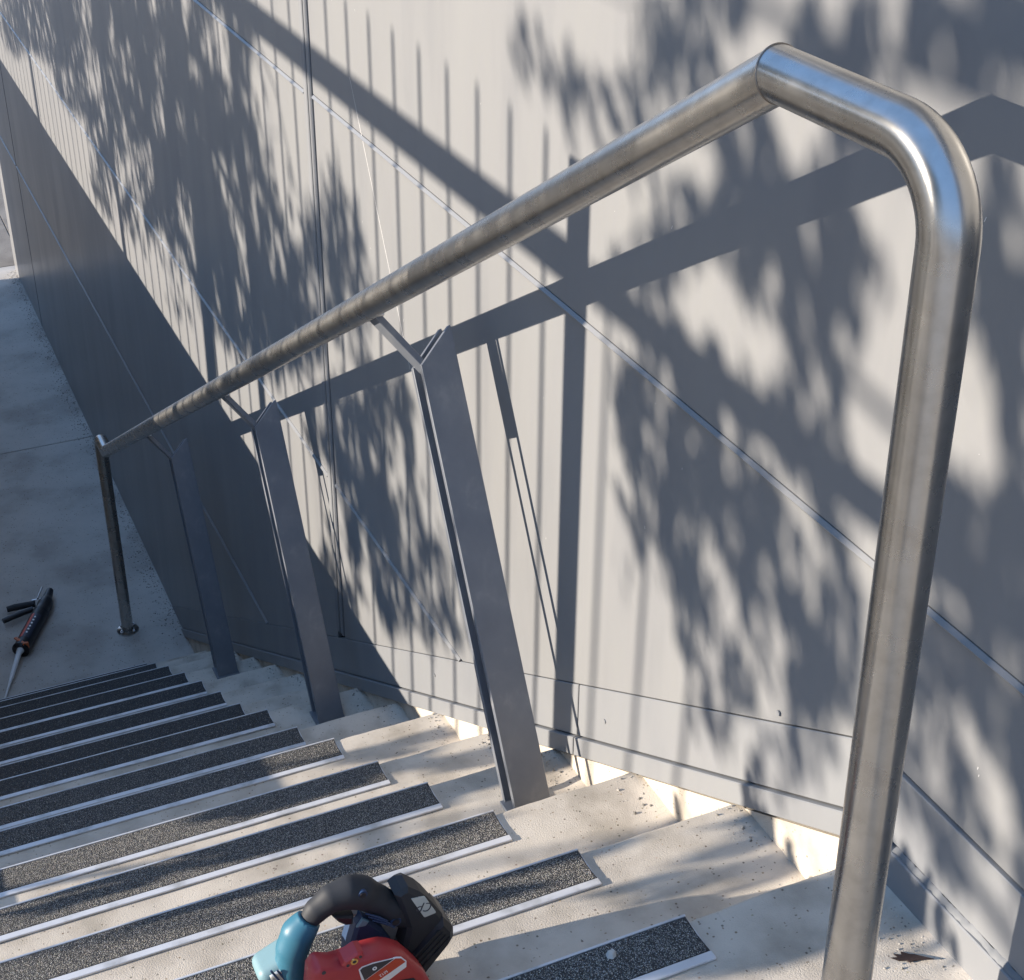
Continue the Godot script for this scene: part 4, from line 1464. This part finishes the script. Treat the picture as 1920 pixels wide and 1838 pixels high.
	for i in cs.size() - 1:
		for k in 4:
			var t := k / 4.0
			var a: Vector3 = cs[i][0].lerp(cs[i + 1][0], t)
			var rr: float = lerpf(cs[i][1], cs[i + 1][1], t)
			seam.append(a + Vector3(0.0, rr * 0.62, rr * 0.70))
			srad.append(0.0007)
	part("mould_seam", tube(seam, srad, 6), M.black_plastic, s)
	for i in 5:
		var a := Vector3(-0.098 + 0.0075 * i, 0.092 - 0.003 * i, 0.0112)
		var sl := flat()
		box(sl, Vector3(-0.0012, -0.012, -0.001), Vector3(0.0012, 0.012, 0.0012), 0.0004, Transform3D(Basis(Vector3.BACK, 0.4), a))
		part("cooling_slot", done(sl), M.navy, s)
	part("battery_latch", box_mesh(Vector3(0.080, 0.048, 0.019), Vector3(0.098, 0.058, 0.0245), 0.0015), M.black_rubber, s)
	# moulded ribs and screw recesses on the grip
	for q in [[-0.590, 0.013, 0.006], [-0.552, -0.046, 0.0075]]:
		var rim := part("screw_recess", tube([Vector3(q[0] - o.x, q[1] - o.y, 0.006), Vector3(q[0] - o.x, q[1] - o.y, 0.0165)], [q[2], q[2] * 0.9], 18), M.navy, s)
		part("screw_head", disc(Vector3(q[0] - o.x, q[1] - o.y, 0.0166), w, q[2] * 0.6, 0.0008, 14), M.black_plastic, rim)
	for i in 3:
		var a := Vector2(-0.588 + 0.004 * i, -0.008 - 0.007 * i) - Vector2(o.x, o.y)
		part("rib", tube([Vector3(a.x, a.y - 0.01, 0.0155), Vector3(a.x + 0.014, a.y - 0.020, 0.0165), Vector3(a.x + 0.026, a.y - 0.032, 0.0165)], [0.0012, 0.0016, 0.001], 8), M.navy, s)


func word(text: String, parent: Node3D, at: Vector3, turn: float, height: float, m: Material) -> void:
	var t := TextMesh.new()
	t.text = text
	var f := SystemFont.new()
	f.font_names = PackedStringArray(["Droid Sans"])
	t.font = f
	t.font_size = 32
	t.pixel_size = height / 24.0
	t.depth = 0.0004
	var o := part("lettering", t, m, parent, at)
	o.rotation.z = turn


func make_red_tool() -> void:
	var o := Vector3(-0.60, NOSE[1] - 0.004, -0.12)
	var s := thing("red_tool", "red cordless tool with a brass socket, lying in front of the teal tool", "power tool", o)
	var u := Vector3.RIGHT
	var v := Vector3.UP
	var w := Vector3.BACK
	var body := pts(o, [[-0.670, -0.030], [-0.664, -0.0225], [-0.658, -0.0215], [-0.644, -0.0285], [-0.634, -0.0295], [-0.615, -0.029], [-0.604, -0.0275], [-0.594, -0.0285], [-0.584, -0.030], [-0.574, -0.036], [-0.561, -0.047], [-0.549, -0.066], [-0.538, -0.086], [-0.530, -0.105], [-0.532, -0.125], [-0.55, -0.15], [-0.57, -0.162], [-0.65, -0.162], [-0.668, -0.14], [-0.674, -0.06]])
	var st := flat()
	st.set_smooth_group(0)
	prism(st, body, Vector3.ZERO, u, v, w, -0.012, 0.020, 0.005, 0.005)
	part("body", done(st, false), M.red, s)
	var boss := flat()
	prism(boss, pts(o, [[-0.637, -0.024], [-0.634, -0.0165], [-0.618, -0.0095], [-0.6115, -0.0115], [-0.611, -0.0205], [-0.628, -0.031]]), Vector3.ZERO, u, v, w, 0.006, 0.0255, 0.0025)
	var bo := part("boss", done(boss), M.red, s)
	part("brass_socket", ring_mesh(Vector3(-0.6232 - o.x, -0.0195 - o.y, 0.0255), 0.0024, 0.0042, 0.0016), M.brass, bo)
	part("socket_hole", disc(Vector3(-0.6232 - o.x, -0.0195 - o.y, 0.0256), w, 0.0024, 0.0004, 16), M.dark_print, bo)
	for q in [[-0.6305, -0.0235], [-0.6155, -0.0165]]:
		part("screw_hole", disc(Vector3(q[0] - o.x, q[1] - o.y, 0.0254), w, 0.002, 0.0004, 14), M.dark_print, bo)
	part("screw_hole", disc(Vector3(-0.657 - o.x, -0.0285 - o.y, 0.0199), w, 0.0026, 0.0004, 14), M.dark_print, s)
	# name plate: pale rim, dark upper field, red and white bands, print upside down
	var rim := pts(o, [[-0.617, -0.0415], [-0.613, -0.0385], [-0.600, -0.0378], [-0.572, -0.0415], [-0.566, -0.044], [-0.560, -0.053], [-0.5605, -0.062], [-0.590, -0.078], [-0.603, -0.075], [-0.614, -0.062]])
	var pl := part("name_plate", prism_mesh(Array(rim), Vector3.ZERO, u, v, w, 0.0195, 0.0207), M.white_print, s)
	var dark := pts(o, [[-0.6155, -0.0425], [-0.6125, -0.0398], [-0.600, -0.0392], [-0.575, -0.0422], [-0.611, -0.0605]])
	part("dark_field", prism_mesh(Array(dark), Vector3.ZERO, u, v, w, 0.0204, 0.0211), M.dark_print, pl)
	var redf := pts(o, [[-0.6105, -0.0613], [-0.573, -0.0428], [-0.5665, -0.0455], [-0.5615, -0.053], [-0.606, -0.0735]])
	part("red_field", prism_mesh(Array(redf), Vector3.ZERO, u, v, w, 0.0204, 0.0211), M.red_print, pl)
	part("ring_mark", ring_mesh(Vector3(-0.5985 - o.x, -0.0468 - o.y, 0.0211), 0.0013, 0.0027, 0.0004), M.white_print, pl)
	word("M12", pl, Vector3(-0.5885 - o.x, -0.0595 - o.y, 0.0212), PI + 0.45, 0.0042, M.white_print)
	part("rubber_pad", prism_mesh(Array(pts(o, [[-0.588, -0.092], [-0.570, -0.080], [-0.552, -0.084], [-0.543, -0.100], [-0.546, -0.13], [-0.585, -0.13]])), Vector3.ZERO, u, v, w, 0.0195, 0.0225, 0.002), M.black_rubber, s)


func ring_mesh(c: Vector3, r0: float, r1: float, h: float) -> ArrayMesh:
	var st := flat()
	for i in 24:
		var a := TAU * i / 24
		var b := TAU * (i + 1) / 24
		var da := Vector3(cos(a), sin(a), 0)
		var db := Vector3(cos(b), sin(b), 0)
		var z := Vector3(0, 0, h)
		quad(st, c + da * r0 + z, c + da * r1 + z, c + db * r1 + z, c + db * r0 + z, Vector3(0, 0, 1))
		quad(st, c + da * r1, c + da * r1 + z, c + db * r1 + z, c + db * r1, da)
		quad(st, c + da * r0, c + da * r0 + z, c + db * r0 + z, c + db * r0, -da)
	return done(st)


# ---------------------------------------------------------------- small things

func chip(r: float, seed_: int) -> ArrayMesh:
	var q := RandomNumberGenerator.new()
	q.seed = seed_
	var st := flat()
	var n := 7
	var lo := []
	var hi := []
	for i in n:
		var a := TAU * i / n
		var k := q.randf_range(0.65, 1.1)
		lo.append(Vector3(cos(a) * r * k, 0, sin(a) * r * k))
		hi.append(Vector3(cos(a) * r * k * 0.6, r * q.randf_range(0.5, 0.9), sin(a) * r * k * 0.6))
	for i in n:
		var j := (i + 1) % n
		quad(st, lo[i], lo[j], hi[j], hi[i], lo[i] + lo[j])
		tri(st, hi[i], hi[j], Vector3(0, r * 0.85, 0), Vector3.UP)
		tri(st, lo[i], lo[j], Vector3.ZERO, Vector3.DOWN)
	return done(st)


func make_litter() -> void:
	var s1 := thing("stone_chip", "small pale stone chip lying on the topmost black nosing strip", "stone", Vector3(-0.359, NOSE[0], 0.016))
	part("stone", chip(0.007, 3), M.stone, s1)
	var dl := thing("dead_leaf", "dark brown ragged leaf scrap on the upper landing beside the wall", "leaf", Vector3(-0.055, NOSE[0] - 0.003, 0.155))
	var st := flat()
	var poly := PackedVector2Array([Vector2(-0.022, -0.006), Vector2(-0.013, -0.004), Vector2(-0.016, -0.010), Vector2(-0.008, -0.006), Vector2(-0.007, -0.011), Vector2(0.0, -0.005), Vector2(0.006, -0.002), Vector2(0.014, 0.004), Vector2(0.024, 0.011), Vector2(0.010, 0.007), Vector2(0.002, 0.006), Vector2(-0.004, 0.007), Vector2(-0.006, 0.003), Vector2(-0.014, 0.001)])
	prism(st, poly, Vector3.ZERO, Vector3(0.95, 0.1, 0.2), Vector3(-0.2, 0.05, 0.95), Vector3.UP, 0.0, 0.0015)
	part("blade", done(st), M.dead, dl)
	# dirt, sand and fine gravel along the foot of the wall and in the corners of the steps
	var xf := []
	for i in 1500:
		var z := rng.randf_range(-8.7, -4.3)
		var x := -absf(rng.randfn(0.0, 0.035)) - 0.004
		xf.append([Vector3(x, LANDING_Y, z), rng.randf_range(0.0015, 0.006)])
	for k in range(1, 14):
		for i in 110:
			var z := -k * GOING + rng.randf_range(0.012, 0.27)
			xf.append([Vector3(-absf(rng.randfn(0.0, 0.025)) - 0.003, NOSE[k] - 0.004, z), rng.randf_range(0.0006, 0.0022)])
		for i in 26:
			xf.append([Vector3(-absf(rng.randfn(0.0, 0.016)) - 0.002, NOSE[k] - 0.003, -k * GOING + absf(rng.randfn(0.0, 0.05)) + 0.004), rng.randf_range(0.0008, 0.0045)])
		for i in 12:
			xf.append([Vector3(rng.randf_range(-0.9, -0.02), NOSE[k] - 0.004, -k * GOING + rng.randf_range(0.08, 0.27)), rng.randf_range(0.0005, 0.0014)])
	for i in 300:
		xf.append([Vector3(-absf(rng.randfn(0.0, 0.05)) - 0.014, NOSE[0] - 0.004, rng.randf_range(0.02, 0.9)), rng.randf_range(0.0007, 0.0025)])
	var mm := MultiMesh.new()
	mm.transform_format = MultiMesh.TRANSFORM_3D
	mm.use_colors = true
	mm.mesh = chip(1.0, 11)
	mm.instance_count = xf.size()
	for i in xf.size():
		var b := Basis(Vector3.UP, rng.randf() * TAU).scaled(Vector3.ONE * xf[i][1] * 0.7)
		mm.set_instance_transform(i, Transform3D(b, xf[i][0]))
		var g := rng.randf_range(0.12, 0.46)
		mm.set_instance_color(i, Color(g, g * 0.93, g * 0.82))
	var d := MultiMeshInstance3D.new()
	d.name = "loose_grit"
	d.multimesh = mm
	var gm := mat(Color.WHITE, 0.95)
	gm.vertex_color_use_as_albedo = true
	d.material_override = gm
	d.set_meta("kind", "stuff")
	d.set_meta("label", "loose sand and fine gravel along the foot of the grey wall")
	d.set_meta("category", "grit")
	add_child(d, true)
	# dry grass in the corners
	var places := [[6, -0.03, -1.44, "dry grass tuft in the corner of a step at the edge of the shade"], [3, -0.03, -0.60, "dry grass tuft behind the nearest handrail support"]]
	for q in places:
		var w := thing("grass_tuft", q[3], "grass tuft", Vector3(q[1], NOSE[q[0]] - 0.004, q[2]), "dry grass tufts growing along the step ends")
		for k in 9:
			var a := rng.randf() * TAU
			var l := rng.randf_range(0.015, 0.045)
			var tip := Vector3(cos(a) * l * 0.7 - 0.01, l * 0.7, sin(a) * l * 0.8)
			if tip.x > 0.02:
				tip.x = -tip.x
			part("blade", tube([Vector3.ZERO, tip * 0.5 + Vector3(0, 0.006, 0), tip], [0.0009, 0.0007, 0.0003], 5), M.dry, w)
